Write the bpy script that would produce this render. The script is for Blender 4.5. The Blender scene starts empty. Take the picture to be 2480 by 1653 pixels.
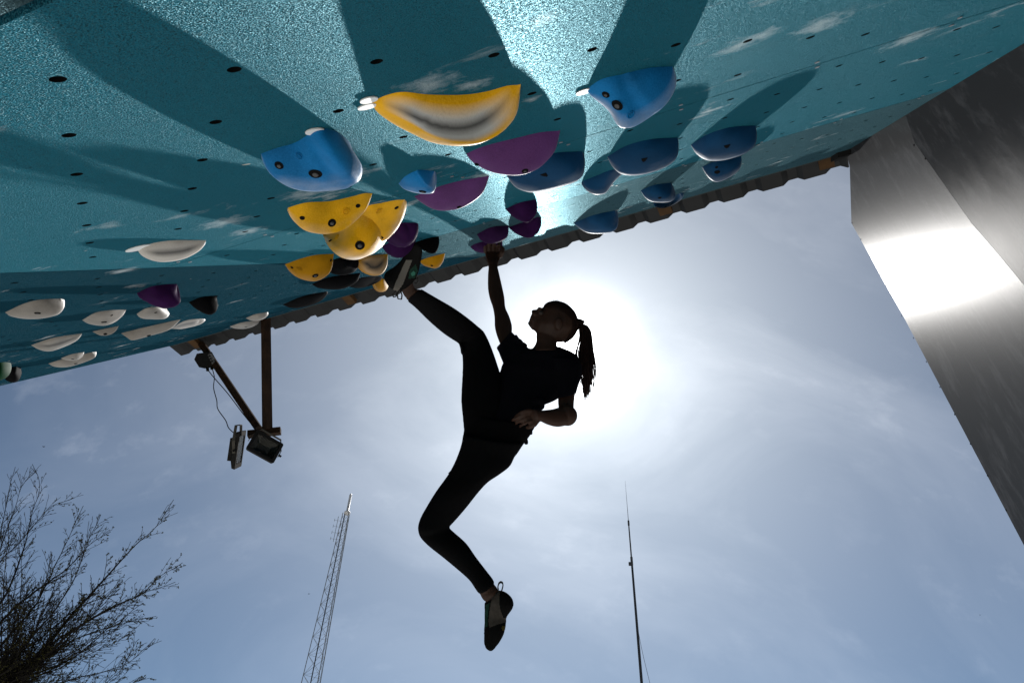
import bpy, bmesh, math, random
import numpy as np
from mathutils import Vector, Matrix, noise
from mathutils.bvhtree import BVHTree

random.seed(7)
SC = bpy.context.scene
COL = SC.collection

# ------------------------------------------------------------------ camera
# survey frame: right, up, back axes of the camera expressed in world axes
WX = Vector((0.99762166, -0.0689277, 0.0))
WY = Vector((-0.04894017, -0.70833312, -0.7041797))
WZ = Vector((0.04853748, 0.70250492, -0.71002179))
ROT = Matrix((WX, WY, WZ))                      # camera vector -> world vector
CAM = Vector((0, 0, 1.35))
F = 1653.0
cd = bpy.data.cameras.new('camera'); co = bpy.data.objects.new('camera', cd); COL.objects.link(co)
cd.sensor_width = 36; cd.lens = F / 2480 * 36; cd.clip_end = 3000; cd.clip_start = 0.02
co.matrix_world = Matrix.Translation(CAM) @ ROT.to_4x4()
SC.camera = co
SC.render.resolution_x = 1024; SC.render.resolution_y = 682

def ray(x, y):
    return ROT @ Vector((x - 1240.0, 826.5 - y, -F))
def cp(x, y, d):                                # point at camera depth d
    return CAM + ray(x, y) * (d / F)
# axes of the overhanging wall: across, up the slope, outward (towards the open side)
U = lambda v: v.normalized()
_vr = U(ray(4090, -17)); _vu = U(ray(290, 954))
AX = U(_vr - _vu); AY = U(_vr + _vu - (_vr + _vu).dot(AX) * AX)
AN = U(AX.cross(AY))
if AN.dot(ray(1240, 300)) > 0: AN = -AN
WD = 0.265                                      # camera to wall surface
def W(x, y, n=0.0):                             # wall coordinates -> world (n = height off the surface)
    return CAM + AX * x + AY * y + AN * (n - WD)
def toW(p):
    q = p - CAM
    return q.dot(AX), q.dot(AY), q.dot(AN) + WD
def onwall(x, y, n=0.0):
    r = ray(x, y); t = (n - WD) / r.dot(AN)
    return CAM + r * t
def plane_hit(x, y, p0, nrm):
    r = ray(x, y); return CAM + r * ((p0 - CAM).dot(nrm) / r.dot(nrm))

# ------------------------------------------------------------------ world and sun
SUN = U(ray(1395, 850))
elev = math.asin(SUN.z); azim = math.atan2(SUN.x, SUN.y)
wd = bpy.data.worlds.new('World'); SC.world = wd; wd.use_nodes = True
nt = wd.node_tree; nt.nodes.clear()
def N_(t, **k):
    n = nt.nodes.new(t)
    for a, b in k.items(): setattr(n, a, b)
    return n
def mth(op, a, b=None, c=None, clamp=False):
    n = N_('ShaderNodeMath', operation=op); n.use_clamp = clamp
    for i, v in enumerate((a, b, c)):
        if v is None: continue
        if isinstance(v, (int, float)): n.inputs[i].default_value = v
        else: nt.links.new(v, n.inputs[i])
    return n.outputs[0]
sky = N_('ShaderNodeTexSky', sky_type='NISHITA'); sky.sun_disc = False
sky.sun_elevation = elev; sky.sun_rotation = azim
sky.air_density = 0.6; sky.dust_density = 0.25; sky.ozone_density = 1.2; sky.altitude = 50
bg = N_('ShaderNodeBackground'); bg.inputs[1].default_value = 0.05
tint = N_('ShaderNodeMix', data_type='RGBA', blend_type='MULTIPLY'); tint.inputs[0].default_value = 1.0; tint.inputs[7].default_value = (.34, .50, .55, 1)
nt.links.new(sky.outputs[0], tint.inputs[6]); nt.links.new(tint.outputs[2], bg.inputs[0])
geo = N_('ShaderNodeTexCoord')
dot = N_('ShaderNodeVectorMath', operation='DOT_PRODUCT')
nt.links.new(geo.outputs['Generated'], dot.inputs[0]); dot.inputs[1].default_value = SUN
c0 = mth('MAXIMUM', dot.outputs['Value'], 0.0)
# thin cirrus veil scattering sunlight forward, brighter towards the sun
halo = mth('ADD', mth('MULTIPLY', mth('POWER', c0, 700.0), 3.0),
       mth('ADD', mth('MULTIPLY', mth('POWER', c0, 75.0), 0.27), mth('MULTIPLY', mth('POWER', c0, 8.5), 0.29)))
mp = N_('ShaderNodeMapping'); mp.inputs['Rotation'].default_value = (0.5, 0.3, 0.9); mp.inputs['Scale'].default_value = (1.0, 2.6, 1.6)
nt.links.new(geo.outputs['Generated'], mp.inputs[0])
n1 = N_('ShaderNodeTexNoise'); n1.inputs['Scale'].default_value = 2.2; n1.inputs['Detail'].default_value = 7; n1.inputs['Roughness'].default_value = 0.55
n1.inputs['Distortion'].default_value = 0.6
nt.links.new(mp.outputs[0], n1.inputs[0])
n2 = N_('ShaderNodeTexNoise'); n2.inputs['Scale'].default_value = 13.0; n2.inputs['Detail'].default_value = 8; n2.inputs['Roughness'].default_value = 0.6
nt.links.new(mp.outputs[0], n2.inputs[0])
cl = mth('MULTIPLY', mth('SUBTRACT', n1.outputs[0], 0.42, clamp=True), 1.6)
cl2 = mth('MULTIPLY', mth('MULTIPLY', mth('SUBTRACT', n2.outputs[0], 0.55, clamp=True), 0.9), mth('SUBTRACT', n1.outputs[0], 0.3, clamp=True))
sxyz = N_('ShaderNodeSeparateXYZ'); nt.links.new(geo.outputs['Generated'], sxyz.inputs[0])
hz = mth('MULTIPLY', mth('POWER', mth('SUBTRACT', 1.0, mth('ABSOLUTE', sxyz.outputs[2])), 3.0), 0.07)
veil = mth('ADD', mth('MULTIPLY', halo, mth('ADD', 0.86, mth('MULTIPLY', cl, 0.75))), mth('ADD', mth('MULTIPLY', cl, 0.04), mth('ADD', mth('MULTIPLY', cl2, 0.65), hz)))
em = N_('ShaderNodeBackground'); em.inputs[0].default_value = (0.80, 0.80, 0.80, 1)
nt.links.new(veil, em.inputs[1])
ad = N_('ShaderNodeAddShader'); nt.links.new(bg.outputs[0], ad.inputs[0]); nt.links.new(em.outputs[0], ad.inputs[1])
out = N_('ShaderNodeOutputWorld'); nt.links.new(ad.outputs[0], out.inputs[0])

sl = bpy.data.lights.new('sun', 'SUN'); sl.energy = 5.0; sl.angle = math.radians(0.55); sl.color = (1, 0.975, 0.94)
so = bpy.data.objects.new('sun', sl); COL.objects.link(so)
so.rotation_euler = (-SUN).to_track_quat('-Z', 'Y').to_euler()
so.location = SUN * 50
SC.view_settings.view_transform = 'Standard'; SC.view_settings.look = 'None'
SC.view_settings.exposure = 1.15; SC.view_settings.gamma = 1
SC.render.engine = 'CYCLES'

# ------------------------------------------------------------------ helpers
def srgb(r, g, b):
    f = lambda c: (c / 255 / 12.92) if c / 255 <= .04045 else ((c / 255 + .055) / 1.055) ** 2.4
    return (f(r), f(g), f(b), 1)
def mat(name, col, rough=0.6, metal=0.0, spec=0.5, var=0.0, vscale=8.0, bump=0.0, bscale=60.0, dark=None, transl=0.0):
    m = bpy.data.materials.new(name); m.use_nodes = True
    t = m.node_tree; b = t.nodes['Principled BSDF']
    b.inputs['Roughness'].default_value = rough; b.inputs['Metallic'].default_value = metal
    b.inputs['Specular IOR Level'].default_value = spec
    col = tuple(col) + ((1,) if len(col) == 3 else ())
    b.inputs['Base Color'].default_value = col
    tc = t.nodes.new('ShaderNodeTexCoord')
    if var > 0:
        n = t.nodes.new('ShaderNodeTexNoise'); n.inputs['Scale'].default_value = vscale; n.inputs['Detail'].default_value = 6
        t.links.new(tc.outputs['Object'], n.inputs[0])
        r = t.nodes.new('ShaderNodeValToRGB')
        r.color_ramp.elements[0].position = 0.3; r.color_ramp.elements[1].position = 0.7
        d = dark or tuple(c * (1 - var) for c in col[:3])
        r.color_ramp.elements[0].color = tuple(d)[:3] + (1,)
        r.color_ramp.elements[1].color = tuple(min(1, c * (1 + var * .6)) for c in col[:3]) + (1,)
        t.links.new(n.outputs[0], r.inputs[0]); t.links.new(r.outputs[0], b.inputs['Base Color'])
    if bump > 0:
        n = t.nodes.new('ShaderNodeTexNoise'); n.inputs['Scale'].default_value = bscale; n.inputs['Detail'].default_value = 4
        t.links.new(tc.outputs['Object'], n.inputs[0])
        bp = t.nodes.new('ShaderNodeBump'); bp.inputs['Strength'].default_value = bump; bp.inputs['Distance'].default_value = 0.004
        t.links.new(n.outputs[0], bp.inputs['Height']); t.links.new(bp.outputs[0], b.inputs['Normal'])
    return m
def tag(o, label=None, cat=None, group=None, kind=None):
    if label: o['label'] = label
    if cat: o['category'] = cat
    if group: o['group'] = group
    if kind: o['kind'] = kind
    return o
def empty(name, loc, label, cat, group=None):
    o = bpy.data.objects.new(name, None); o.empty_display_size = 0.05; COL.objects.link(o)
    o.location = loc; tag(o, label, cat, group); return o
def link(name, me, m, parent=None, smooth=True):
    if m is not None:
        for mm in (m if isinstance(m, (list, tuple)) else [m]): me.materials.append(mm)
    if smooth: me.polygons.foreach_set('use_smooth', [True] * len(me.polygons))
    o = bpy.data.objects.new(name, me); COL.objects.link(o)
    if parent:
        o.parent = parent; o.matrix_parent_inverse = Matrix.Translation(-parent.location) if parent.type == 'EMPTY' and parent.parent is None else Matrix.Identity(4)
    return o
def mesh(name, vs, fs, m=None, parent=None, smooth=True, uv=None):
    me = bpy.data.meshes.new(name); me.from_pydata([tuple(v) for v in vs], [], fs); me.update()
    if uv:
        l = me.uv_layers.new(name='UVMap')
        for lp in me.loops: l.data[lp.index].uv = uv[lp.vertex_index]
    return link(name, me, m, parent, smooth)
class MB:
    def __init__(s): s.v = []; s.f = []
    def add(s, vs, fs):
        o = len(s.v); s.v += [Vector(v) for v in vs]; s.f += [tuple(i + o for i in f) for f in fs]
    def box(s, c, ax, ay, az):                  # centre and three half-axes
        c = Vector(c); v = [c + ax * i + ay * j + az * k for i in (-1, 1) for j in (-1, 1) for k in (-1, 1)]
        s.add(v, [(0, 1, 3, 2), (4, 6, 7, 5), (0, 4, 5, 1), (2, 3, 7, 6), (0, 2, 6, 4), (1, 5, 7, 3)])
    def beam(s, a, b, w, h, up=Vector((0, 0, 1))):
        a = Vector(a); b = Vector(b); d = U(b - a); x = U(d.cross(up)); y = x.cross(d)
        s.box((a + b) / 2, (b - a) / 2, x * w / 2, y * h / 2)
    def tube(s, pts, rad, n=6, cap=True):
        pts = [Vector(p) for p in pts]
        if isinstance(rad, (int, float)): rad = [rad] * len(pts)
        up = Vector((0.13, 0.31, 0.94)); base = len(s.v); px = None
        for i, p in enumerate(pts):
            d = U(pts[min(i + 1, len(pts) - 1)] - pts[max(i - 1, 0)])
            x = (px - px.dot(d) * d) if px else d.cross(up)
            if x.length < 1e-6: x = d.cross(Vector((1, 0, 0)))
            x = U(x); px = x; y = d.cross(x)
            for k in range(n):
                a = 2 * math.pi * k / n; s.v.append(p + (x * math.cos(a) + y * math.sin(a)) * rad[i])
        for i in range(len(pts) - 1):
            for k in range(n):
                a = base + i * n + k; b = base + i * n + (k + 1) % n
                s.f.append((a, b, b + n, a + n))
        if cap:
            s.f.append(tuple(base + k for k in range(n))[::-1]); s.f.append(tuple(base + (len(pts) - 1) * n + k for k in range(n)))
    def cyl(s, a, b, r, n=12, r2=None): s.tube([a, b], [r, r if r2 is None else r2], n)
    def prism(s, poly, off):                    # closed polygon (Vectors) extruded by off
        n = len(poly); s.add(list(poly) + [p + off for p in poly],
            [tuple(range(n))[::-1], tuple(range(n, 2 * n))] + [(i, (i + 1) % n, (i + 1) % n + n, i + n) for i in range(n)])
    def build(s, name, m, parent=None, smooth=False): return mesh(name, s.v, s.f, m, parent, smooth)
def eval_apply(o):                              # bake the modifiers of o into its mesh
    dg = bpy.context.evaluated_depsgraph_get(); dg.update()
    me = bpy.data.meshes.new_from_object(o.evaluated_get(dg)); old = o.data
    o.modifiers.clear(); o.data = me; return o
def fixn(o):
    bm = bmesh.new(); bm.from_mesh(o.data); bmesh.ops.recalc_face_normals(bm, faces=bm.faces); bm.to_mesh(o.data); bm.free()

# ------------------------------------------------------------------ materials
def matte(m, fac, rim=0.0, gcol=(1, 1, 1, 1), glow=0.0):
    # rough coatings: diffuse plus a weak even gloss, without the mirror-like sheen at grazing angles
    t = m.node_tree; b = t.nodes['Principled BSDF']; D = t.nodes.new('ShaderNodeBsdfDiffuse'); G = t.nodes.new('ShaderNodeBsdfGlossy'); M = t.nodes.new('ShaderNodeMixShader')
    G.distribution = 'BECKMANN' if m.name.startswith('grey_sc') else 'GGX'; D.inputs['Roughness'].default_value = .3
    for src, dsts in (('Base Color', [D.inputs['Color']]), ('Normal', [D.inputs['Normal'], G.inputs['Normal']]), ('Roughness', [G.inputs['Roughness']])):
        i = b.inputs[src]
        for d in dsts:
            if i.is_linked: t.links.new(i.links[0].from_socket, d)
            elif src != 'Normal': d.default_value = i.default_value
    M.inputs[0].default_value = fac; G.inputs['Color'].default_value = gcol
    if glow:                                    # slightly translucent cast resin
        T = t.nodes.new('ShaderNodeBsdfTranslucent'); M2 = t.nodes.new('ShaderNodeMixShader'); M2.inputs[0].default_value = glow
        for l_ in list(D.inputs['Color'].links): t.links.new(l_.from_socket, T.inputs['Color'])
        t.links.new(D.outputs[0], M2.inputs[1]); t.links.new(T.outputs[0], M2.inputs[2]); t.links.new(M2.outputs[0], M.inputs[1])
    if rim:
        fr = t.nodes.new('ShaderNodeFresnel'); fr.inputs['IOR'].default_value = 1.3; mm = t.nodes.new('ShaderNodeMath'); mm.operation = 'MULTIPLY'; mm.inputs[1].default_value = rim
        t.links.new(fr.outputs[0], mm.inputs[0]); t.links.new(mm.outputs[0], M.inputs[0])
    t.links.new(G.outputs[0], M.inputs[2])
    if not glow: t.links.new(D.outputs[0], M.inputs[1])
    t.links.new(M.outputs[0], t.nodes['Material Output'].inputs[0]); t.nodes.remove(b)
    return m
GRIT = 5.4
def wall_material(name, base, lighter, chalk=1.0, gloss=.048):
    m = bpy.data.materials.new(name); m.use_nodes = True; t = m.node_tree; b = t.nodes['Principled BSDF']
    L = t.links.new; nn = t.nodes.new
    tc = nn('ShaderNodeTexCoord')
    def noise_(sc, det=5, ro=.5, vec=None, dist=0):
        n = nn('ShaderNodeTexNoise'); n.inputs['Scale'].default_value = sc; n.inputs['Detail'].default_value = det
        n.inputs['Roughness'].default_value = ro; n.inputs['Distortion'].default_value = dist; L(vec or tc.outputs['Object'], n.inputs[0]); return n.outputs[0]
    def ramp(v, p0, p1, c0=(0, 0, 0, 1), c1=(1, 1, 1, 1)):
        r = nn('ShaderNodeValToRGB'); e = r.color_ramp.elements; e[0].position = p0; e[1].position = p1; e[0].color = c0; e[1].color = c1; L(v, r.inputs[0]); return r.outputs[0]
    def mix(f, a, c, mode='MIX'):
        x = nn('ShaderNodeMix'); x.data_type = 'RGBA'; x.blend_type = mode
        if isinstance(f, float): x.inputs[0].default_value = f
        else: L(f, x.inputs[0])
        for i, v in ((6, a), (7, c)):
            if isinstance(v, tuple): x.inputs[i].default_value = v
            else: L(v, x.inputs[i])
        return x.outputs[2]
    def mul(a, c):
        x = nn('ShaderNodeMath'); x.operation = 'MULTIPLY'
        for i, v in enumerate((a, c)):
            if isinstance(v, float): x.inputs[i].default_value = v
            else: L(v, x.inputs[i])
        return x.outputs[0]
    c = ramp(noise_(1.4, 6), .3, .7, base, lighter)
    grit = ramp(noise_(720, 3, .75), .38, .64, tuple(v * .3 for v in base[:3]) + (1,), tuple(min(1, v * 1.9 + .004) for v in lighter[:3]) + (1,))
    c = mix(0.6, c, grit)
    # darker rubber scuffs
    c = mix(mul(ramp(noise_(5, 7, .65, dist=.4), .58, .76), .35), c, (.006, .028, .038, 1))
    # chalk dust: broad faint smears, small bright dabs
    ch1 = mul(ramp(noise_(2.2, 9, .68, dist=1.0), .58, .86), .035 * chalk)
    mpn = nn('ShaderNodeMapping'); mpn.inputs['Rotation'].default_value = (0, 0, 0.3); mpn.inputs['Scale'].default_value = (.7, 1.3, 1)
    L(tc.outputs['Object'], mpn.inputs[0])
    ch2 = mul(mul(ramp(noise_(7, 7, .66, mpn.outputs[0], .35), .60, .74), ramp(noise_(1.9, 3), .45, .58)), .9 * chalk)
    c = mix(ch1, c, (.45, .47, .48, 1)); c = mix(ch2, c, (.75, .76, .76, 1))
    spots = None
    for (px_, py_, rad_) in ((1045, 205, .075), (1150, 205, .05), (545, 538, .10), (600, 560, .08), (1790, 110, .07), (1850, 85, .06), (1990, 60, .09), (1290, 240, .03), (1310, 50, .05), (740, 470, .09), (300, 655, .07), (860, 420, .08), (1190, 420, .12), (2200, 95, .10)):
        q_ = toW(onwall(px_, py_)); dn = nn('ShaderNodeVectorMath'); dn.operation = 'DISTANCE'; L(tc.outputs['Object'], dn.inputs[0]); dn.inputs[1].default_value = (q_[0], q_[1], 0)
        mr = nn('ShaderNodeMapRange'); mr.inputs[1].default_value = 0; mr.inputs[2].default_value = rad_; mr.inputs[3].default_value = 1; mr.inputs[4].default_value = 0; L(dn.outputs['Value'], mr.inputs[0])
        if spots is None: spots = mr.outputs[0]
        else:
            mx = nn('ShaderNodeMath'); mx.operation = 'MAXIMUM'; L(spots, mx.inputs[0]); L(mr.outputs[0], mx.inputs[1]); spots = mx.outputs[0]
    ad_ = nn('ShaderNodeMath'); ad_.operation = 'ADD'; L(mul(spots, .42), ad_.inputs[0]); L(mul(noise_(38, 8, .7, dist=.3), .62), ad_.inputs[1])
    c = mix(mul(ramp(ad_.outputs[0], .52, .72), .5), c, (.55, .60, .62, 1))
    # chips showing wood
    c = mix(mul(ramp(noise_(23, 2), .765, .785), .8), c, (.5, .42, .32, 1))
    L(c, b.inputs['Base Color'])
    rr = ramp(noise_(260, 2), .35, .65, (.36,) * 3 + (1,), (.56,) * 3 + (1,))
    L(rr, b.inputs['Roughness']); b.inputs['Specular IOR Level'].default_value = 0.22
    bp = nn('ShaderNodeBump'); bp.inputs['Strength'].default_value = 1.0; bp.inputs['Distance'].default_value = .0011
    L(noise_(760, 3, .65), bp.inputs['Height'])
    bp2 = nn('ShaderNodeBump'); bp2.inputs['Strength'].default_value = .12; bp2.inputs['Distance'].default_value = .006
    L(noise_(7, 5), bp2.inputs['Height']); L(bp.outputs[0], bp2.inputs['Normal'])
    gn = nn('ShaderNodeTexNoise'); gn.inputs['Scale'].default_value = 720; gn.inputs['Detail'].default_value = 2; L(tc.outputs['Object'], gn.inputs[0])
    def vm(op, a, c):
        x = nn('ShaderNodeVectorMath'); x.operation = op
        for i, v in enumerate((a, c)):
            if isinstance(v, tuple): x.inputs[i].default_value = v
            elif v is not None: L(v, x.inputs[i])
        return x.outputs[0]
    fac_ = vm('MULTIPLY', vm('SUBTRACT', gn.outputs['Color'], (.5, .5, .5)), (GRIT,) * 3)
    L(vm('NORMALIZE', vm('ADD', bp2.outputs[0], fac_), None), b.inputs['Normal'])
    return matte(m, gloss, gcol=(.50, .88, 1, 1))
TEAL = wall_material('teal_grit_paint', (.0001, .060, .094, 1), (.0002, .098, .142, 1))
TEAL2 = wall_material('teal_grit_paint_bright', (.002, .17, .19, 1), (.008, .24, .26, 1))
TEAL3 = wall_material('worn_grey_teal_paint', (.016, .046, .060, 1), (.026, .068, .085, 1), 1.5, .035)
TEAL4 = wall_material('teal_paint_shaded', (.0001, .019, .033, 1), (.0002, .032, .054, 1), .7, .018)  # left sheets: the shade on them is put into a darker teal
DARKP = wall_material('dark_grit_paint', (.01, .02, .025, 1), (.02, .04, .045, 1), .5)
PLY = mat('raw_plywood_edge', (.28, .19, .11), .8, var=.3, vscale=20)
WOOD = mat('brown_timber', (.028, .015, .008), .7, var=.5, vscale=12, bump=.2)
WOODL = mat('orange_timber', (.06, .030, .010), .7, var=.4, vscale=15, bump=.2)
METAL = mat('grey_roof_sheet', (.015, .016, .017), .5, .0, .4, var=.2, vscale=5)
BLACK = mat('hole_black', (.006, .006, .006), .8)
STEEL = mat('galvanised_steel', (.22, .23, .24), .5, .7, var=.2)
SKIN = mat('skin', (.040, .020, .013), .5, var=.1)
SHIRT = mat('black_cotton_shirt', (.005, .005, .0075), .9, spec=.15, bump=.15, bscale=300)
LEG = mat('black_stretch_leggings', (.0035, .0035, .004), .75, spec=.2)
HAIR = mat('brown_hair', (.014, .007, .005), .5)
RUBBER = mat('black_rubber', (.004, .004, .004), .6, spec=.3)
SHOEG = mat('beige_suede', (.06, .052, .045), .85, var=.3, vscale=60)
SHOEM = mat('mint_green_knit', (.012, .035, .025), .85, var=.4, vscale=90)
for m_ in (SKIN, SHIRT, LEG, RUBBER, SHOEG, SHOEM, WOOD, WOODL, METAL, PLY, BLACK): matte(m_, .015 if m_ in (SKIN, WOOD, METAL, WOODL) else .005)
STEELD = matte(mat('dull_bolt_steel', (.05, .05, .05), .5), .05)
WHITE = mat('white_plastic_tag', (.75, .75, .73), .5)

def side_material(name, r0, r1, fac):
    m = bpy.data.materials.new(name); m.use_nodes = True; t = m.node_tree; b = t.nodes['Principled BSDF']; L = t.links.new
    tc = t.nodes.new('ShaderNodeTexCoord')
    def noise_(sc, det, vec=None, ro=.6):
        n = t.nodes.new('ShaderNodeTexNoise'); n.inputs['Scale'].default_value = sc; n.inputs['Detail'].default_value = det; n.inputs['Roughness'].default_value = ro
        L(vec or tc.outputs['Object'], n.inputs[0]); return n.outputs[0]
    def ramp(v, p0, p1, c0, c1):
        r = t.nodes.new('ShaderNodeValToRGB'); e = r.color_ramp.elements; e[0].position = p0; e[1].position = p1; e[0].color = c0; e[1].color = c1; L(v, r.inputs[0]); return r.outputs[0]
    mp = t.nodes.new('ShaderNodeMapping'); mp.inputs['Scale'].default_value = (1, 3.2, 1.0); mp.inputs['Rotation'].default_value = (.15, .1, 0); L(tc.outputs['Object'], mp.inputs[0])
    k = ramp(noise_(4.5, 8, mp.outputs[0], .7), .50, .72, (.022, .023, .025, 1), (.05, .051, .055, 1))
    L(k, b.inputs['Base Color'])
    rr = ramp(noise_(5, 8, mp.outputs[0], .7), .35, .7, (r0,) * 3 + (1,), (r1,) * 3 + (1,)); L(rr, b.inputs['Roughness'])
    b.inputs['Specular IOR Level'].default_value = .4
    bp = t.nodes.new('ShaderNodeBump'); bp.inputs['Strength'].default_value = .25; bp.inputs['Distance'].default_value = .0007
    L(noise_(260, 4), bp.inputs['Height']); L(bp.outputs[0], b.inputs['Normal'])
    return matte(m, fac)
GREY = side_material('grey_satin_paint', .26, .265, .022)
GREYR = side_material('grey_scuffed_paint', .33, .36, .006)

# ------------------------------------------------------------------ ground
g = mesh('ground', [(-1500, -1500, 0), (1500, -1500, 0), (1500, 1500, 0), (-1500, 1500, 0)], [(0, 1, 2, 3)],
         mat('pale_bounce_ground', (.43, .425, .41), .9, var=.12, vscale=.5, bump=.3, bscale=4), smooth=False)  # unseen ground, coloured pale to bounce light up onto the holds
tag(g, kind='structure')

# ------------------------------------------------------------------ climbing wall of sheets with bolt holes
def wxy(x, y): q = toW(onwall(x, y)); return q[0], q[1]
lip0 = Vector(wxy(419, 836)); lip1 = Vector(wxy(2053, 368)); le0 = Vector(wxy(60, 920))
def lipY(x): return lip0.y + (lip1.y - lip0.y) * (x - lip0.x) / (lip1.x - lip0.x)
def leftY(x): return lip0.y + (le0.y - lip0.y) * (x - lip0.x) / (le0.x - lip0.x)
XR = 0.838
ROWS = [-1.86, -0.62, 0.39, 1.39, 2.34, 3.30]
A1 = Vector(wxy(140.4, 192.5)); A7 = Vector(wxy(1811, 99.5)); C6 = Vector(wxy(218, 588))
ga = (A7 - A1) / 6.0; gb = (C6 - A1) / 5.0
wall_root = empty('climbing_wall', W(-1, -1.86), 'long teal overhanging bouldering wall with rows of bolt holes', 'climbing wall')
wrot = Matrix((AX, AY, AN)).transposed().to_4x4()
def sheet(poly, m, holes=True, gap=.0024):
    # poly in wall XY, counter-clockwise; object space = wall frame so the paint grain lies in the sheet
    cx = sum(p[0] for p in poly) / len(poly); cy = sum(p[1] for p in poly) / len(poly)
    pl = []
    n = len(poly)
    for i in range(n):                          # shrink by the joint gap
        p = Vector(poly[i]); a = (Vector(poly[i]) - Vector(poly[i - 1])).normalized(); b = (Vector(poly[(i + 1) % n]) - p).normalized()
        na = Vector((-a.y, a.x)); nb = Vector((-b.y, b.x)); s = na + nb; s = s / max(.3, s.dot(na)); pl.append(p + s * gap)
    mb = MB(); mb.prism([Vector((p.x, p.y, -.018)) for p in pl], Vector((0, 0, .018)))
    o = mb.build('panel', m)
    o.parent = wall_root
    o.matrix_parent_inverse = Matrix.Translation(-wall_root.location) @ Matrix.Translation(W(0, 0)) @ wrot
    fixn(o)
    if holes:
        cut = MB()
        for i in range(-40, 40):
            for j in range(-40, 60):
                q = A1 + ga * i + gb * j
                ins = all((Vector(pl[(k + 1) % n]) - Vector(pl[k])).normalized().cross(q - Vector(pl[k])) > .022 for k in range(n))
                if ins and -.7 < q.y and q.x > -5.0:
                    rr = .0068
                    cut.cyl((q.x, q.y, -.015), (q.x, q.y, .01), rr, 14)
        if cut.v:
            c = cut.build('cut', None); fixn(c); c.matrix_world = Matrix.Identity(4)
            par = o.matrix_parent_inverse.copy(); o.parent = None; o.matrix_parent_inverse = Matrix.Identity(4)
            md = o.modifiers.new('b', 'BOOLEAN'); md.operation = 'DIFFERENCE'; md.object = c; md.solver = 'EXACT'
            eval_apply(o)
            o.parent = wall_root; o.matrix_parent_inverse = par
            bpy.data.objects.remove(c)
            hm = bpy.data.materials.get('hole_black')
            if len(o.data.materials) < 2: o.data.materials.append(hm)
            for pgn in o.data.polygons:
                if -.0155 < pgn.center.z < -.003 and pgn.area < .0006: pgn.material_index = 1  # hole insides coloured black for the shade of their depth
    return o
def rect(x0, x1, y0, y1): return [(x0, y0), (x1, y0), (x1, y1), (x0, y1)]
XL = -1.172
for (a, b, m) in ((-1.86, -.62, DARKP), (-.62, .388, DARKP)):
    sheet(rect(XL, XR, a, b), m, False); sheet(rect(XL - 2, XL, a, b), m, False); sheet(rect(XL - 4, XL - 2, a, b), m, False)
sheet(rect(XL, XR, .392, 1.39), TEAL)
sheet(rect(XL, XR, 1.39, 2.34), TEAL)
sheet([(XL, 2.34), (XR, 2.34), (XR, lipY(XR)), (XL, lipY(XL))], TEAL3)
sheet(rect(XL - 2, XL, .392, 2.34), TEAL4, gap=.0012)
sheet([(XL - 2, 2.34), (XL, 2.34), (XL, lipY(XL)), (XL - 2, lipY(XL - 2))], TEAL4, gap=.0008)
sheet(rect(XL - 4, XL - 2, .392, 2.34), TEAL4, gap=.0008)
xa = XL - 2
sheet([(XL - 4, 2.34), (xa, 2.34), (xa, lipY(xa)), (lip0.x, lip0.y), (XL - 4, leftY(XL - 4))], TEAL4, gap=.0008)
for yy in (1.39, 2.34):
    sc_ = MB()
    for k_ in range(9):
        for dy_ in (-.022, .022):
            xq = XL + .06 + k_ * .235 + random.uniform(-.01, .01); sc_.cyl(W(xq, yy + dy_, .0012), W(xq, yy + dy_, -.004), .0042, 8)
    sc_.build('screw_row', STEEL, wall_root)
# framing timbers on the back of the sheets
fm = MB()
for x in [XL - 3.9, XL - 3, XL - 2, XL - 1, XL, -.2, XR - .03]:
    fm.beam(W(x, -1.8, -.018 - .06), W(x, min(lipY(x), leftY(x)) - .05, -.018 - .06), .045, .11, AN)
fm.build('frame_joist', WOOD, wall_root)

# edge strip along the lip, where the sheets end in a thin steel trim
tr = MB(); L0 = W(lip0.x, lip0.y); L1 = W(XR, lipY(XR)); LD = U(L1 - L0)
tr.beam(L0 - AN * .010 + AY * .004, L1 - AN * .010 + AY * .004, .006, .026, AN)
tr.build('edge_trim', mat('dark_trim', (.06, .07, .07), .6), wall_root)

# ------------------------------------------------------------------ corrugated roof over the lip
OUTD = U(Vector((0, 0, 1)).cross(LD)) ;
if OUTD.dot(Vector((0, 1, 0))) < 0: OUTD = -OUTD
OUTD = U(OUTD + Vector((0, 0, .05)))
RN = U(LD.cross(OUTD));
if RN.z < 0: RN = -RN
roof_p = L0 + RN * .035
e0 = plane_hit(439, 861, roof_p, RN); e1 = plane_hit(2057, 405, roof_p, RN)
o0 = (e0 - L0).dot(OUTD); o1 = (e1 - L1).dot(OUTD)
s0 = (e0 - L0).dot(LD); s1 = (e1 - L0).dot(LD)
print('roof overhang', o0, o1, s0, s1)
def roof_profile(s):                            # trapezoid corrugation height
    t = (s / .205) % 1.0
    if t < .14: return .03 * t / .14
    if t < .36: return .03
    if t < .50: return .03 * (1 - (t - .36) / .14)
    return 0.0
rb = MB(); sec = []
ss = []; k = math.floor(s0 / .205)
s = s0
bp = sorted([s0, s1] + [q for kk in range(int(k) - 1, int(s1 / .205) + 2) for q in [(kk + f) * .205 for f in (0, .14, .36, .50)] if s0 < q < s1])
vs = []; fs = []
for s in bp:
    h = roof_profile(s); f = (s - s0) / (s1 - s0); o_ = o0 + (o1 - o0) * f
    for (oo) in (-1.3, o_):
        for th in (0, .0012): vs.append(L0 + LD * s + OUTD * oo + RN * (.035 + h + th))
for i in range(len(bp) - 1):
    a = i * 4; b = a + 4
    fs += [(a, b, b + 2, a + 2), (a + 1, a + 3, b + 3, b + 1), (a + 2, b + 2, b + 3, a + 3), (a, a + 1, b + 1, b)]
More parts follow.
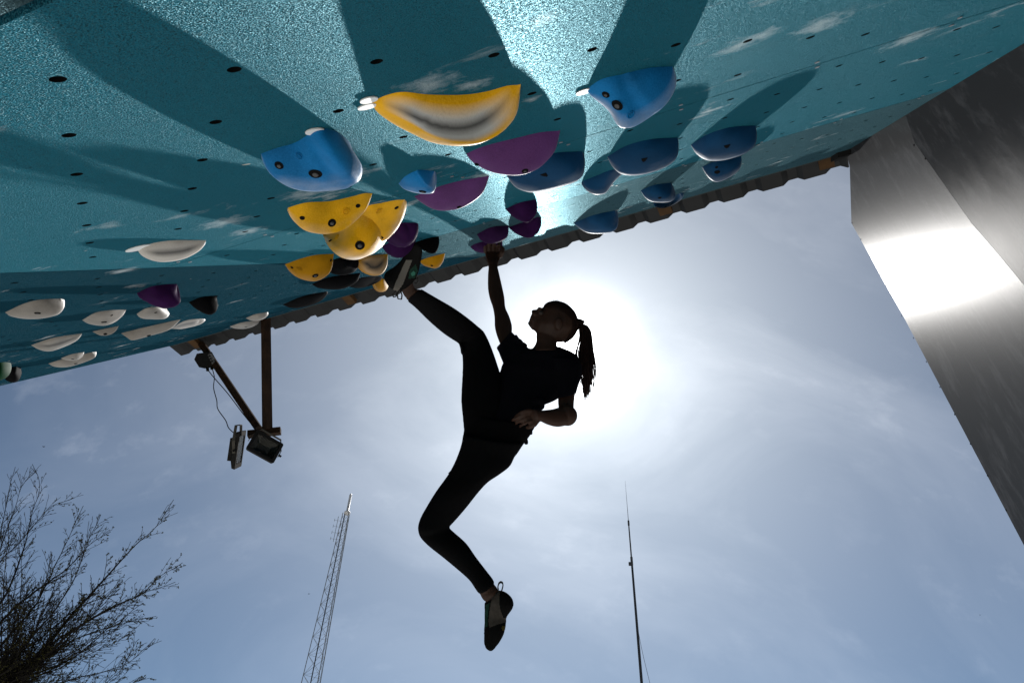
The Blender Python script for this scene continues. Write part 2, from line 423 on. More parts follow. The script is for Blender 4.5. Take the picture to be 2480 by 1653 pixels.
fs += [(0, 2, 3, 1), (len(vs) - 4, len(vs) - 3, len(vs) - 1, len(vs) - 2)]
roof_root = empty('roof', L0, 'dark corrugated metal roof edge above the lip of the teal wall', 'roof')
mesh('roof_sheet', vs, fs, METAL, roof_root, False)
pu = MB()
for s in (s0 + .28, 1.7, 3.9, s1 - .1):
    f = (s - s0) / (s1 - s0); o_ = o0 + (o1 - o0) * f
    q = MB(); a = L0 + LD * s + RN * .017
    q.beam(a - OUTD * .9, a + OUTD * (o_ - .055), .07, .030, RN)
    q.build('rafter', WOODL, roof_root)

# ------------------------------------------------------------------ side wall
XW = 0.84
def sidept(x, y):
    r = ray(x, y); p = CAM + r * (XW / r.dot(AX)); w = toW(p); return (w[1], w[2])
print('side', [tuple(round(v, 2) for v in sidept(*q)) for q in ((2058, 405), (2062, 540), (2190, 770), (2480, 1320), (2480, 690), (2215, 345), (2195, 290), (2131, 312))])
srt = empty('side_wall', W(XW, 1.2, .3), 'tall grey painted plywood wing closing the right side of the teal wall', 'wall')
def side_panel(poly, th=.03, dx=0, name='plywood_panel', m=None):
    mb = MB(); pts = [W(XW + dx, y, n) for y, n in poly]; mb.prism(pts, AX * th)
    o = mb.build(name, m or GREY, srt); fixn(o); return o
top0 = sidept(2058, 372); a0 = sidept(2058, 405); a1 = sidept(2062, 540); a2 = sidept(2190, 770); a3 = sidept(2480, 1320)
dd = ((a3[0] - a2[0]), (a3[1] - a2[1])); a4 = (a2[0] + dd[0] * 3.2, a2[1] + dd[1] * 3.2)
b0 = sidept(2195, 283); b1 = sidept(2215, 345); b2 = sidept(2353, 540); b3 = sidept(2480, 690)
db = (b3[0] - b2[0], b3[1] - b2[1]); b4 = (b3[0] + db[0] * 5.5, b3[1] + db[1] * 5.5)
lipc = (lipY(XR), -.02)
bt = (b0[0], -.02)
gp = .0015
side_panel([bt, b0, b1, b2, b3, b4, a4, a3, a2, a1, a0, (a0[0], -.02)], name='outer_panel')
def sh(p, d=.005): return (p[0] - d, p[1] - d * .3)
side_panel([sh(b4), sh(b3), sh(b2), sh(b1), sh(b0), (bt[0] - .003, -.02), (-1.8, -.02), (-1.8, .9)], dx=-.0015, name='inner_panel', m=GREYR)
side_panel([(b1[0] + .1, b1[1]), (b4[0] + .1, b4[1]), (b4[0] - .1, b4[1]), (b1[0] - .1, b1[1]), (b0[0] - .1, 0.0 - .01), (b0[0] + .1, -.01)], th=.04, dx=.032, name='joint_backing', m=BLACK)  # black backing added to keep sky light out of the joint
# screws along the joint
scr = MB()
for k in range(16):
    f = k / 15; y = b1[0] + (b4[0] - b1[0]) * f * .6 + .012; n = b1[1] + (b4[1] - b1[1]) * f * .6 + .008
    p = W(XW, y, n); scr.cyl(p, p - AX * .0012, .0035, 8)
for k in range(14):
    f = k / 13; y = a1[0] + (a3[0] - a1[0]) * f - .014; n = a1[1] + (a3[1] - a1[1]) * f
    p = W(XW, y, n); scr.cyl(p, p - AX * .0012, .0035, 8)
scr.build('screw_row', BLACK, srt)
# black block standing in for the gap's shade between roof end and side wall
db_ = MB(); db_.box(W(XW - .03, lipY(XR) - .02, .012), AX * .028, AY * .12, AN * .012); db_.build('gap_fill', mat('gap_shade_black', (.012, .012, .012), .8), srt)

# ------------------------------------------------------------------ climbing holds
def spl(pts, n):                                # arc-length resampled Catmull-Rom through pixel points
    pts = [Vector((p[0], p[1], 0)) for p in pts]
    P = [pts[0] * 2 - pts[1]] + pts + [pts[-1] * 2 - pts[-2]]; o = []
    for i in range(1, len(P) - 2):
        for k in range(12):
            t = k / 12; a, b, c, d = P[i - 1], P[i], P[i + 1], P[i + 2]
            o.append(.5 * ((2 * b) + (c - a) * t + (2 * a - 5 * b + 4 * c - d) * t * t + (3 * b - a - 3 * c + d) * t ** 3))
    o.append(P[-2]); L = [0]
    for i in range(1, len(o)): L.append(L[-1] + (o[i] - o[i - 1]).length)
    r = []; j = 0
    for k in range(n):
        s = L[-1] * k / (n - 1)
        while j < len(L) - 2 and L[j + 1] < s: j += 1
        f = (s - L[j]) / max(1e-9, L[j + 1] - L[j]); r.append(o[j].lerp(o[j + 1], min(1, max(0, f))))
    return [(p.x, p.y) for p in r]
ZM = {'Z2': (600, 150, .38265), 'Z3': (1200, 100, .38265), 'R2': (700, 0, .2975), 'R5': (0, 400, .3189), 'S': (0, 0, 1)}
def zc(z, p): a = ZM[z]; return (a[0] + p[0] * a[2], a[1] + p[1] * a[2])

def hold_material(name, col, rough=.62, smear=None, chalkedge=.6, rim=.35):
    m = bpy.data.materials.new(name); m.use_nodes = True; t = m.node_tree; b = t.nodes['Principled BSDF']; L = t.links.new; nn = t.nodes.new
    tc = nn('ShaderNodeTexCoord'); sp = nn('ShaderNodeSeparateXYZ'); L(tc.outputs['UV'], sp.inputs[0])
    def noise_(sc, det=5, src='Object'):
        n = nn('ShaderNodeTexNoise'); n.inputs['Scale'].default_value = sc; n.inputs['Detail'].default_value = det; L(tc.outputs[src], n.inputs[0]); return n.outputs[0]
    def ramp(v, *st):
        r = nn('ShaderNodeValToRGB'); e = r.color_ramp.elements
        while len(e) < len(st): e.new(.5)
        for i, (p, c) in enumerate(st): e[i].position = p; e[i].color = (c, c, c, 1)
        L(v, r.inputs[0]); return r.outputs[0]
    def m2(op, a, c):
        x = nn('ShaderNodeMath'); x.operation = op; x.use_clamp = True
        for i, v in enumerate((a, c)):
            if isinstance(v, float): x.inputs[i].default_value = v
            else: L(v, x.inputs[i])
        return x.outputs[0]
    def mix(f, a, c):
        x = nn('ShaderNodeMix'); x.data_type = 'RGBA'; L(f, x.inputs[0])
        for i, v in ((6, a), (7, c)):
            if isinstance(v, tuple): x.inputs[i].default_value = v
            else: L(v, x.inputs[i])
        return x.outputs[2]
    dk = tuple(v * .62 for v in col[:3]) + (1,)
    c = mix(ramp(noise_(14, 6), (.35, 0), (.7, 1)), dk, tuple(col))
    c = mix(ramp(noise_(420, 2), (.3, .0), (.75, .25)), c, tuple(min(1, v * 1.4 + .06 * max(col[:3])) for v in col[:3]) + (1,))
    c = mix(m2('MULTIPLY', ramp(noise_(7, 8), (.55, 0), (.75, 1)), .35), c, tuple(v_ * .25 + .006 for v_ in col[:3]) + (1,))
    v = sp.outputs[1]
    if smear:                                   # worn band: chalk first, dark rubber rubbed over it
        c0, w0, amt, dkamt = smear
        wob = m2('ADD', v, m2('MULTIPLY', m2('SUBTRACT', noise_(9, 4), .5), .35))
        band = ramp(wob, (max(0, c0 - w0), 0), (c0 - w0 * .45, 1), (c0 + w0 * .5, 1), (min(1, c0 + w0), 0))
        ue = ramp(sp.outputs[0], (.08, 0), (.3, 1), (.72, 1), (.93, 0))
        c = mix(m2('MULTIPLY', m2('MULTIPLY', band, ue), amt), c, (.50, .50, .48, 1))
        band2 = ramp(wob, (max(0, c0 - w0 * .55), 0), (c0 - w0 * .12, 1), (min(1, c0 + w0 * .35), 0))
        c = mix(m2('MULTIPLY', m2('MULTIPLY', band2, ue), dkamt), c, (.035, .035, .035, 1))
    if chalkedge:                               # chalk left on the hanging edge and in patches
        e_ = m2('MULTIPLY', ramp(v, (.35, 0), (.58, 1), (.68, .2)), ramp(noise_(11, 6), (.42, 0), (.72, 1)))
        c = mix(m2('MULTIPLY', e_, chalkedge), c, (.62, .63, .65, 1))
    L(c, b.inputs['Base Color']); b.inputs['Roughness'].default_value = rough; b.inputs['Specular IOR Level'].default_value = .2
    bp = nn('ShaderNodeBump'); bp.inputs['Strength'].default_value = .6; bp.inputs['Distance'].default_value = .0015
    L(noise_(260, 4), bp.inputs['Height']); L(bp.outputs[0], b.inputs['Normal'])
    return matte(m, .012, rim=rim, glow=.04 if rim > .3 else 0.0)
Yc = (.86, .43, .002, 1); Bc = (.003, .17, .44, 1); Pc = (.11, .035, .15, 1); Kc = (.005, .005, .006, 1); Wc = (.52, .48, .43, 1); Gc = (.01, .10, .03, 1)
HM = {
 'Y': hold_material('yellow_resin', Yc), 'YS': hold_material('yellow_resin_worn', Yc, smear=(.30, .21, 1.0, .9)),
 'B': hold_material('blue_resin', Bc, chalkedge=.75), 'YD': hold_material('dull_yellow_resin', (.36, .17, .002, 1), chalkedge=.2, rim=.08), 'BD': hold_material('dark_blue_resin', (.002, .045, .12, 1), chalkedge=.35, rim=.25),  # darker copies of the yellow and blue for the farther holds
 'P': hold_material('purple_resin', Pc, chalkedge=.12), 'PD': hold_material('purple_resin_shaded', (.028, .007, .045, 1), chalkedge=0, rim=.03), 'K': hold_material('black_resin', (.003, .003, .0035, 1), chalkedge=0, rim=.02),  # far purple holds: deeper shade mixed into a darker purple
 'W': hold_material('white_resin_shaded', (.23, .21, .185, 1), chalkedge=.1), 'WD': hold_material('white_resin_worn_shaded', (.23, .21, .185, 1), smear=(.34, .25, .2, .85), chalkedge=.1), 'WS': hold_material('white_resin_worn', Wc, smear=(.34, .25, .3, .85), chalkedge=.1),  # lower white holds darkened in colour for the shade they hang in
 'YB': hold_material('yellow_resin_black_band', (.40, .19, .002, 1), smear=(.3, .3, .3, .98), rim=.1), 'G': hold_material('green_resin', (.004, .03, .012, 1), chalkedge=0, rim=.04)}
HOLDS = []
def hold(label, key, z, Fp, Bp, k=.35, w=None, lump=0.0, concave=0.0, holes=(), logo=(), notch=(), tags=(), group=None, fold=None):
    n = 34; nv = 9; nb = 7
    Fs = [onwall(*q) for q in spl([zc(z, p) for p in Fp], n)]
    Bpx = spl([zc(z, p) for p in [Fp[0]] + list(Bp)], n)
    Lp, Rp = Fs[0], Fs[-1]; chord = Rp - Lp; wid = chord.length
    ww = (w if w is not None else .30 * wid)
    cdv = U(chord); PN = U(cdv.cross(AN))       # normal of the ridge plane (lies in the wall)
    if PN.dot(AY) < 0: PN = -PN
    ridge = []
    for i, q in enumerate(Bpx):
        t = i / (n - 1); sft = ww * math.sin(math.pi * t) ** .7
        p0 = Lp + PN * sft; r = ray(*q); p = CAM + r * ((p0 - CAM).dot(PN) / r.dot(PN))
        if (p - W(0, 0)).dot(AN) < 0: p = onwall(*q)
        ridge.append(p)
    rows = []
    for i in range(n):
        f0 = Fs[i] - AN * .003; b0 = ridge[i]; h = max(0.0, (b0 - W(0, 0)).dot(AN)); t = i / (n - 1)
        sft = ww * math.sin(math.pi * t) ** .7
        across = (b0 - f0) - AN * (b0 - f0).dot(AN)
        p1 = f0 + AN * (h * k); p2 = b0 - across * k * .9 - AN * h * .04
        row = []
        for j in range(nv):
            s = j / (nv - 1)
            p = f0 * (1 - s) ** 3 + p1 * 3 * s * (1 - s) ** 2 + p2 * 3 * s * s * (1 - s) + b0 * s ** 3
            if concave: p = p + PN * (concave * wid * math.sin(math.pi * s) ** 2 * math.sin(math.pi * t) ** 1.2)
            if fold: 
                ft, fw, fa = fold; ctr = ft + .18 * s; g_ = max(0, min(1, (t - ctr + fw) / fw)); g_ = g_ * g_ * (3 - 2 * g_) * (1 if t < ctr else ((1 - t) / (1 - ctr)) ** .8) - .25 * math.exp(-((t - ctr + fw) / (fw * .6)) ** 2); p = p - (PN - AN * .25) * (fa * wid * g_ * math.sin(math.pi * min(1, s * .75 + .1)))
            row.append(p)
        gfar = b0 - AN * (h + .003) + PN * (sft * .9 + .001)
        c1 = b0 + PN * sft * .55; c2 = gfar + AN * h * .6
        for j in range(1, nb):
            s = j / (nb - 1)
            row.append(b0 * (1 - s) ** 3 + c1 * 3 * s * (1 - s) ** 2 + c2 * 3 * s * s * (1 - s) + gfar * s ** 3)
        rows.append(row)
    if lump:
        for i, row in enumerate(rows):
            for j, p in enumerate(row):
                wgt = min(1, j / 2.0, (len(row) - 1 - j) / 2.0, i / 3.0, (n - 1 - i) / 3.0)
                nz = noise.noise(p * (3.2 / wid)) + .6 * noise.noise(p * (7.5 / wid)); row[j] = p + (AN * .7 - PN * .5) * nz * lump * wid * max(0, wgt)
    m_ = len(rows[0]); vs = [p for row in rows for p in row]
    uv = [(i / (n - 1), j / (m_ - 1)) for i in range(n) for j in range(m_)]
    fs = [(i * m_ + j, (i + 1) * m_ + j, (i + 1) * m_ + j + 1, i * m_ + j + 1) for i in range(n - 1) for j in range(m_ - 1)]
    base = (Lp + Rp) / 2
    root = empty('climbing_hold', base, label, 'climbing hold', group or 'climbing holds bolted to the teal wall')
    o = mesh('hold_body', vs, fs, HM[key], root, True, uv)
    bm = bmesh.new(); bm.from_mesh(o.data); bmesh.ops.remove_doubles(bm, verts=bm.verts, dist=.0002)
    bmesh.ops.recalc_face_normals(bm, faces=bm.faces)
    bv = BVHTree.FromBMesh(bm)
    av = Vector((0, 0, 0))
    for f in bm.faces: av += f.normal * f.calc_area()
    if av.dot(AN) < 0: bmesh.ops.reverse_faces(bm, faces=bm.faces)
    bm.to_mesh(o.data); bm.free()
    o.data.polygons.foreach_set('use_smooth', [True] * len(o.data.polygons))
    off = root.location
    def hit(q):
        q = zc(z, q[:2]); r = U(ray(*q)); loc, nr, _, d = bv.ray_cast(CAM, r)
        if loc is None: return None
        if nr.dot(r) > 0: nr = -nr
        return loc, nr, r
    def disc(q, rr, name, m, lift=.0006, ring=False, cup=False):
        h_ = hit(q)
        if not h_: return
        loc, nr, r = h_; zsc = ZM[z][2]; R = rr * zsc * (loc - CAM).dot(U(ray(1240, 826))) / F
        x = U(nr.cross(AN + AX * .1)); y = nr.cross(x); vs = []; fs = []; S = 18
        prof = [(1.18, -.001), (1.10, .0012), (.98, .0014), (.9, -.0002 + lift), (0.001, lift)] if ring else [(1.12, .0), (1.0, .0011), (.93, lift), (.001, lift)]
        for (a, b) in prof:
            for s_ in range(S):
                an = 2 * math.pi * s_ / S; vs.append(loc + (x * math.cos(an) + y * math.sin(an)) * R * a + nr * b)
        for i in range(len(prof) - 1):
            for s_ in range(S): fs.append((i * S + s_, i * S + (s_ + 1) % S, (i + 1) * S + (s_ + 1) % S, (i + 1) * S + s_))
        ob = mesh(name, vs, fs, m, root, True); return loc, nr, R, x, y
    for h_ in holes:
        disc(h_, h_[2], 'bolt_hole', BLACK)  # flat black disc; its colour supplies the hole's inner shade
        if h_[2] >= 18: disc((h_[0], h_[1] + h_[2] * .12), h_[2] * .48, 'bolt_head', STEELD, .0016)
    for h_ in logo:
        rt = disc(h_, h_[2], 'maker_mark', HM[key], .0004, True)
        if rt:
            loc, nr, R, x, y = rt; mb = MB()
            for a in (-.4, 0, .4): mb.box(loc + x * a * R + nr * .0012, x * R * .13, y * R * (.55 if a else .7), nr * .0006)
            mb.build('raised_mark', HM[key], root)
    for h_ in notch:
        ht = hit(h_)
        if ht:
            loc, nr, r = ht; R = h_[2] * ZM[z][2] * (loc - CAM).dot(U(ray(1240, 826))) / F; x = U(nr.cross(AN + AX * .1)); up_ = U(AN - AN.dot(nr) * nr); x = up_.cross(nr)
            mb = MB(); mb.prism([loc + x * R * a + up_ * R * b + nr * .0003 for a, b in ((-1, -.8), (.9, -.9), (.7, .1), (.1, 1), (-.5, .7))], nr * .0007)
            mb.build('bolt_recess', BLACK, root)  # raised black piece, coloured for the shade inside a recess
    HOLDS.append(root); return root, hit
TL = 'route tags on the teal wall'
def route_tag(q, a, b, label, ang=0.0):
    p = onwall(*q, n=.0005); mb = MB(); e = []
    dep = (p - CAM).dot(U(ray(1240, 826))) / F
    xx = AX; yy = AY
    for k_ in range(20):
        t = 2 * math.pi * k_ / 20; e.append(p + (xx * math.cos(ang) + yy * math.sin(ang)) * math.cos(t) * a + (yy * math.cos(ang) - xx * math.sin(ang)) * math.sin(t) * b)
    mb.prism(e, AN * .0016); o = mb.build('route_tag', WHITE); fixn(o); tag(o, label, 'route tag', TL); return o

hold('large yellow hold with a grey worn groove, nearest of all', 'YS', 'R2', [(665, 825), (760, 775), (930, 742), (1130, 765), (1400, 770), (1600, 745), (1780, 695), (1888, 683)],
     [(760, 910), (900, 990), (1060, 1070), (1200, 1135), (1320, 1165), (1450, 1172), (1580, 1155), (1700, 1100), (1800, 1010), (1860, 900), (1888, 683)], k=.5, concave=.11)
hold('big bright blue hold with a rounded fold, left of the large yellow one', 'B', 'Z2', [(85, 578), (180, 545), (300, 510), (380, 460), (450, 432), (520, 436), (580, 460), (648, 515)],
     [(130, 680), (200, 750), (300, 800), (430, 818), (590, 808), (650, 790), (700, 740), (715, 670), (690, 610), (660, 560), (648, 515)], k=.45, fold=(.56, .06, .17),
     holes=((198, 655, 26), (428, 708, 38)), logo=((328, 595, 22),))
hold('yellow half-round hold with three bolt holes, under the big folded blue hold', 'Y', 'Z2', [(255, 920), (370, 888), (520, 880), (660, 850), (740, 828), (790, 830)],
     [(270, 970), (310, 1020), (370, 1065), (450, 1085), (530, 1085), (620, 1055), (700, 990), (755, 920), (790, 830)], k=.12,
     holes=((345, 987, 15), (533, 1018, 25), (698, 910, 14)), logo=((623, 945, 22),))
hold('yellow half-round hold, right one of the two overlapping side by side', 'Y', 'Z2', [(650, 1000), (745, 915), (850, 890), (940, 870), (992, 868)],
     [(700, 1060), (760, 1100), (820, 1125), (860, 1132), (920, 1060), (965, 960), (992, 868)], k=.12, holes=((942, 922, 14), (835, 1108, 22)), logo=((830, 943, 22),))
hold('yellow half-round hold hanging lowest in the cluster of three', 'Y', 'Z2', [(475, 1092), (560, 1065), (650, 1045), (740, 1060), (830, 1115)],
     [(500, 1150), (540, 1200), (600, 1240), (680, 1252), (740, 1235), (790, 1195), (830, 1115)], k=.12, holes=((710, 1160, 28), (525, 1130, 14)), logo=((563, 1110, 20),))
hold('darker yellow half-round hold beside the round black hold', 'YD', 'Z2', [(235, 1280), (330, 1245), (430, 1220), (545, 1213)],
     [(270, 1330), (330, 1370), (420, 1388), (490, 1360), (530, 1310), (545, 1213)], k=.12, holes=((428, 1352, 18), (280, 1300, 9), (526, 1255, 9)), logo=((328, 1308, 17),))
hold('small round black hold between two yellow holds', 'K', 'Z2', [(530, 1255), (600, 1235), (710, 1245)], [(535, 1300), (560, 1330), (610, 1345), (670, 1335), (705, 1290), (710, 1245)], k=.5, holes=((615, 1305, 16),), lump=.02)
hold('yellow hold with a rubbed black band, just left of the raised foot', 'YB', 'Z2', [(695, 1245), (780, 1225), (887, 1215)], [(710, 1290), (740, 1330), (800, 1352), (850, 1340), (882, 1290), (887, 1215)], k=.5, concave=.05)
hold('long black hold below the darker yellow half-round', 'K', 'Z2', [(405, 1405), (520, 1360), (715, 1335)], [(450, 1430), (550, 1440), (620, 1430), (690, 1390), (715, 1335)], k=.5)
hold('black hold touching the right end of the long black one', 'K', 'Z2', [(640, 1420), (700, 1368), (815, 1352)], [(680, 1430), (740, 1425), (790, 1390), (815, 1352)], k=.5)
hold('thin yellow hold peeking out under the black holds', 'YD', 'Z2', [(735, 1432), (780, 1400), (835, 1372)], [(770, 1436), (810, 1415), (835, 1372)], k=.3)
hold('small rounded yellow hold under the heel of the raised shoe', 'YD', 'Z2', [(800, 1405), (850, 1372), (905, 1385)], [(820, 1445), (850, 1455), (880, 1440), (905, 1385)], k=.55)
hold('black hold nearest the roof edge, left of the climber', 'K', 'Z2', [(220, 1535), (350, 1480), (495, 1452)], [(270, 1555), (330, 1555), (420, 1530), (480, 1480), (495, 1452)], k=.45)
hold('large smooth purple hold right under the large yellow one', 'P', 'Z2', [(1382, 578), (1500, 530), (1700, 480), (1850, 445), (1978, 432)],
     [(1400, 610), (1450, 650), (1530, 690), (1630, 712), (1730, 713), (1830, 680), (1900, 620), (1950, 550), (1978, 432)], k=.2, holes=((1450, 648, 14), (1755, 690, 20)))
hold('smooth purple hold beside the small blue one', 'P', 'Z2', [(1050, 850), (1200, 790), (1350, 750), (1530, 718)],
     [(1100, 890), (1170, 930), (1240, 942), (1330, 930), (1420, 885), (1490, 820), (1530, 718)], k=.2, holes=((1338, 918, 14),))
hold('small bright blue hold left of the second purple hold', 'B', 'Z2', [(953, 768), (1000, 720), (1080, 685), (1183, 690)],
     [(990, 805), (1060, 828), (1130, 835), (1170, 825), (1185, 770), (1183, 690)], k=.5, fold=(.58, .07, .13), holes=((1107, 820, 22),))
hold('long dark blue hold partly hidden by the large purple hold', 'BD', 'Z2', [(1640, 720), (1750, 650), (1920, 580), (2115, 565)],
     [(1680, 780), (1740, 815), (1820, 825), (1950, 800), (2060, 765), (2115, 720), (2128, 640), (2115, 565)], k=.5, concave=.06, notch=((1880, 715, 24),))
hold('small shaded purple hold above the lumpy one, right of the gripping hand', 'PD', 'Z2', [(1630, 930), (1720, 890), (1815, 870)], [(1680, 980), (1740, 1010), (1780, 1013), (1818, 970), (1826, 930), (1815, 870)], k=.45, lump=.02)
hold('lumpy shaded purple hold close to the right of the gripping hand', 'PD', 'Z2', [(1650, 1045), (1740, 1015), (1835, 980)], [(1700, 1090), (1770, 1115), (1820, 1090), (1840, 1040), (1835, 980)], k=.5, lump=.04)
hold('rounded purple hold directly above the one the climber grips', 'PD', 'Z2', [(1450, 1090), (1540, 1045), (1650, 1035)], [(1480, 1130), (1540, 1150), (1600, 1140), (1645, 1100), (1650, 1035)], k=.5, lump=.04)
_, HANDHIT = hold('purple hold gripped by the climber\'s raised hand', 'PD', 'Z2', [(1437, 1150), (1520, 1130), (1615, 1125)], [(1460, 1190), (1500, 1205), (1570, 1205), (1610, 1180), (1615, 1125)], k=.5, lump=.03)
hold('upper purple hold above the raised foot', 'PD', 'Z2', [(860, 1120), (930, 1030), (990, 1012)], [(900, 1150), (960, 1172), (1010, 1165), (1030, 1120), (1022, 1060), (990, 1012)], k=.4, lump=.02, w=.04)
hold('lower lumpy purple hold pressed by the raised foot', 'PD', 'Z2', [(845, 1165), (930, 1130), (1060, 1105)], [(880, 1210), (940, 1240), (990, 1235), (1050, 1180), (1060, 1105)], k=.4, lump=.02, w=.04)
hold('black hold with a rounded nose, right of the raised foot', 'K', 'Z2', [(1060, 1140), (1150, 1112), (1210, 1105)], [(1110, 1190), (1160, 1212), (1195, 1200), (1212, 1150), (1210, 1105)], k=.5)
hold('small yellow wedge hold right of the raised foot', 'YD', 'Z2', [(1083, 1258), (1150, 1235), (1248, 1210)], [(1120, 1290), (1190, 1305), (1225, 1275), (1248, 1210)], k=.15, holes=((1165, 1288, 8),))
hold('big pointed bright blue hold, topmost on the right', 'B', 'Z3', [(580, 300), (650, 250), (720, 225), (850, 200), (980, 170), (1120, 160)],
     [(600, 340), (680, 400), (740, 460), (780, 530), (820, 550), (880, 540), (980, 480), (1080, 395), (1135, 300), (1142, 220), (1120, 160)], k=.42, fold=(.50, .10, .07),
     holes=((698, 338, 24), (770, 405, 36)), logo=((855, 465, 24),))
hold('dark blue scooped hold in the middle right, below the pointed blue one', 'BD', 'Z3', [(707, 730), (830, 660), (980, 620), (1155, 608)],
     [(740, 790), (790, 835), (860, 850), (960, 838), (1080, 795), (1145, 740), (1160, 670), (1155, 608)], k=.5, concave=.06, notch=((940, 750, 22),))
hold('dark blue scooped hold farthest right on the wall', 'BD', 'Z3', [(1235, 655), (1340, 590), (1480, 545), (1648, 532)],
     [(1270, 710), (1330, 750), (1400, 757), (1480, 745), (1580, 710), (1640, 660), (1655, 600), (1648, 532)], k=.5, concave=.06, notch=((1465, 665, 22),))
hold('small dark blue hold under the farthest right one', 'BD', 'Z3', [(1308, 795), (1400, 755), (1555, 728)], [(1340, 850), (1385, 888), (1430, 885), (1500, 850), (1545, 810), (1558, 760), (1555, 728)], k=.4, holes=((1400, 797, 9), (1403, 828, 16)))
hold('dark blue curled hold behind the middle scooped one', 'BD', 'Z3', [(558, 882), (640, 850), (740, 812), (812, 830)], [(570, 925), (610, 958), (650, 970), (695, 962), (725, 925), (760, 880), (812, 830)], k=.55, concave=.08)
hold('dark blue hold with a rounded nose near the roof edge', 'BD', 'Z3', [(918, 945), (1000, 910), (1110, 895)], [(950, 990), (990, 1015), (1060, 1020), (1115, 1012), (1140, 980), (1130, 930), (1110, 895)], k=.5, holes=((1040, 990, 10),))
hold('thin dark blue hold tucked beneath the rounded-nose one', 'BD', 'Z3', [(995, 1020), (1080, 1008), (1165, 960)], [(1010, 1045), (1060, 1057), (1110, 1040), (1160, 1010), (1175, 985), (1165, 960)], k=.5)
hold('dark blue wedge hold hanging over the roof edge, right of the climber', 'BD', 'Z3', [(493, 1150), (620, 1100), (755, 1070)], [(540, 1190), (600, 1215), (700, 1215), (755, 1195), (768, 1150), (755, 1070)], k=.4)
GW = 'white climbing holds on the left of the wall'
hold('large white hold with a grey smear, topmost white one', 'WS', 'R5', [(1045, 640), (1120, 600), (1300, 570), (1565, 568)], [(1090, 690), (1180, 725), (1280, 730), (1400, 710), (1500, 660), (1550, 610), (1565, 568)], k=.4, concave=.03, group=GW)
hold('white hold with dark scuffs at the left edge of the photo', 'W', 'R5', [(38, 1115), (180, 1050), (300, 1020), (460, 1012)], [(80, 1145), (180, 1165), (300, 1165), (420, 1140), (465, 1100), (472, 1060), (460, 1012)], k=.35, holes=((285, 1122, 20),), group=GW)
hold('pointed white hold with two bolt holes, below left of the left purple hold', 'W', 'R5', [(622, 1175), (720, 1120), (830, 1100), (958, 1095)], [(680, 1205), (780, 1218), (850, 1200), (920, 1150), (958, 1095)], k=.3, holes=((790, 1190, 18), (848, 1138, 9)), group=GW)
hold('short white hold right under the left purple hold', 'W', 'R5', [(1040, 1125), (1110, 1085), (1200, 1075), (1265, 1088)], [(1080, 1160), (1160, 1168), (1250, 1165), (1285, 1130), (1265, 1088)], k=.35, holes=((1183, 1117, 10),), group=GW)
hold('smallest white hold, under the pointed two-hole one', 'W', 'R5', [(700, 1262), (800, 1240), (903, 1220)], [(760, 1290), (820, 1290), (870, 1265), (903, 1220)], k=.3, holes=((800, 1281, 12),), group=GW)
hold('longest white hold, in front of a grey-smeared one', 'W', 'R5', [(918, 1275), (1100, 1230), (1230, 1200), (1375, 1168)], [(970, 1310), (1010, 1328), (1120, 1300), (1280, 1250), (1375, 1168)], k=.3, holes=((1130, 1292, 14),), group=GW)
hold('narrow grey-smeared white hold behind the longest one', 'WD', 'R5', [(1290, 1240), (1400, 1180), (1518, 1163)], [(1370, 1243), (1460, 1225), (1500, 1205), (1518, 1163)], k=.4, group=GW)
hold('grey-smeared white hold, lower left, above the stacked pair', 'WD', 'R5', [(235, 1365), (400, 1310), (625, 1275)], [(300, 1400), (380, 1412), (480, 1380), (580, 1330), (625, 1275)], k=.4, concave=.03, group=GW)
hold('wide white hold at the bottom lip, behind a smaller white one', 'W', 'R5', [(365, 1505), (480, 1470), (700, 1418)], [(420, 1530), (520, 1530), (640, 1495), (712, 1460), (700, 1418)], k=.35, holes=((575, 1505, 11),), group=GW)
hold('smaller white hold overlapping the wide one at the bottom lip', 'W', 'R5', [(460, 1465), (540, 1435), (633, 1418)], [(500, 1478), (560, 1482), (600, 1468), (633, 1418)], k=.35, holes=((552, 1470, 9),), group=GW)
hold('upper white hold of the pair beside the wooden lamp post', 'W', 'R5', [(1865, 1160), (1940, 1130), (2028, 1115)], [(1910, 1178), (1970, 1178), (2020, 1150), (2028, 1115)], k=.35, group=GW)
hold('lower white hold of the pair beside the wooden lamp post', 'W', 'R5', [(1745, 1222), (1850, 1190), (1975, 1175)], [(1800, 1238), (1880, 1238), (1950, 1210), (1975, 1175)], k=.35, holes=((1868, 1227, 9),), group=GW)
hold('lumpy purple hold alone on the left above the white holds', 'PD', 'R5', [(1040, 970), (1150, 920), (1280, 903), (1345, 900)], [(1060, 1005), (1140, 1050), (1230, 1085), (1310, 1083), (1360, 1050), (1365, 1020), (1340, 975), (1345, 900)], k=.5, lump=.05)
hold('black hold with a curved nose right of the left purple hold', 'K', 'R5', [(1432, 1040), (1530, 1000), (1655, 988)], [(1480, 1085), (1550, 1125), (1600, 1135), (1640, 1110), (1652, 1060), (1642, 1020), (1655, 988)], k=.5)
hold('dark green hold hanging off the lip at the left edge', 'G', 'S', [(-30, 890), (-5, 884), (19, 889)], [(-25, 912), (-8, 921), (10, 915), (19, 889)], k=.55, w=.05)
hold('round black hold next to the dark green one at the lip', 'K', 'S', [(12, 896), (30, 888), (50, 889)], [(14, 912), (28, 925), (44, 922), (52, 905), (50, 889)], k=.55, w=.05)

route_tag((893, 241), .011, .010, 'upper white tag of the two at the tip of the large yellow hold', .2)
route_tag((889, 257), .012, .009, 'lower white tag of the two at the tip of the large yellow hold', .2)
route_tag((762, 317), .012, .013, 'white tag on top of the big folded blue hold')
route_tag((1415, 221), .013, .012, 'white tag at the tip of the pointed blue hold', .1)
route_tag((336, 600), .028, .018, 'white tag at the left tip of the topmost white hold')

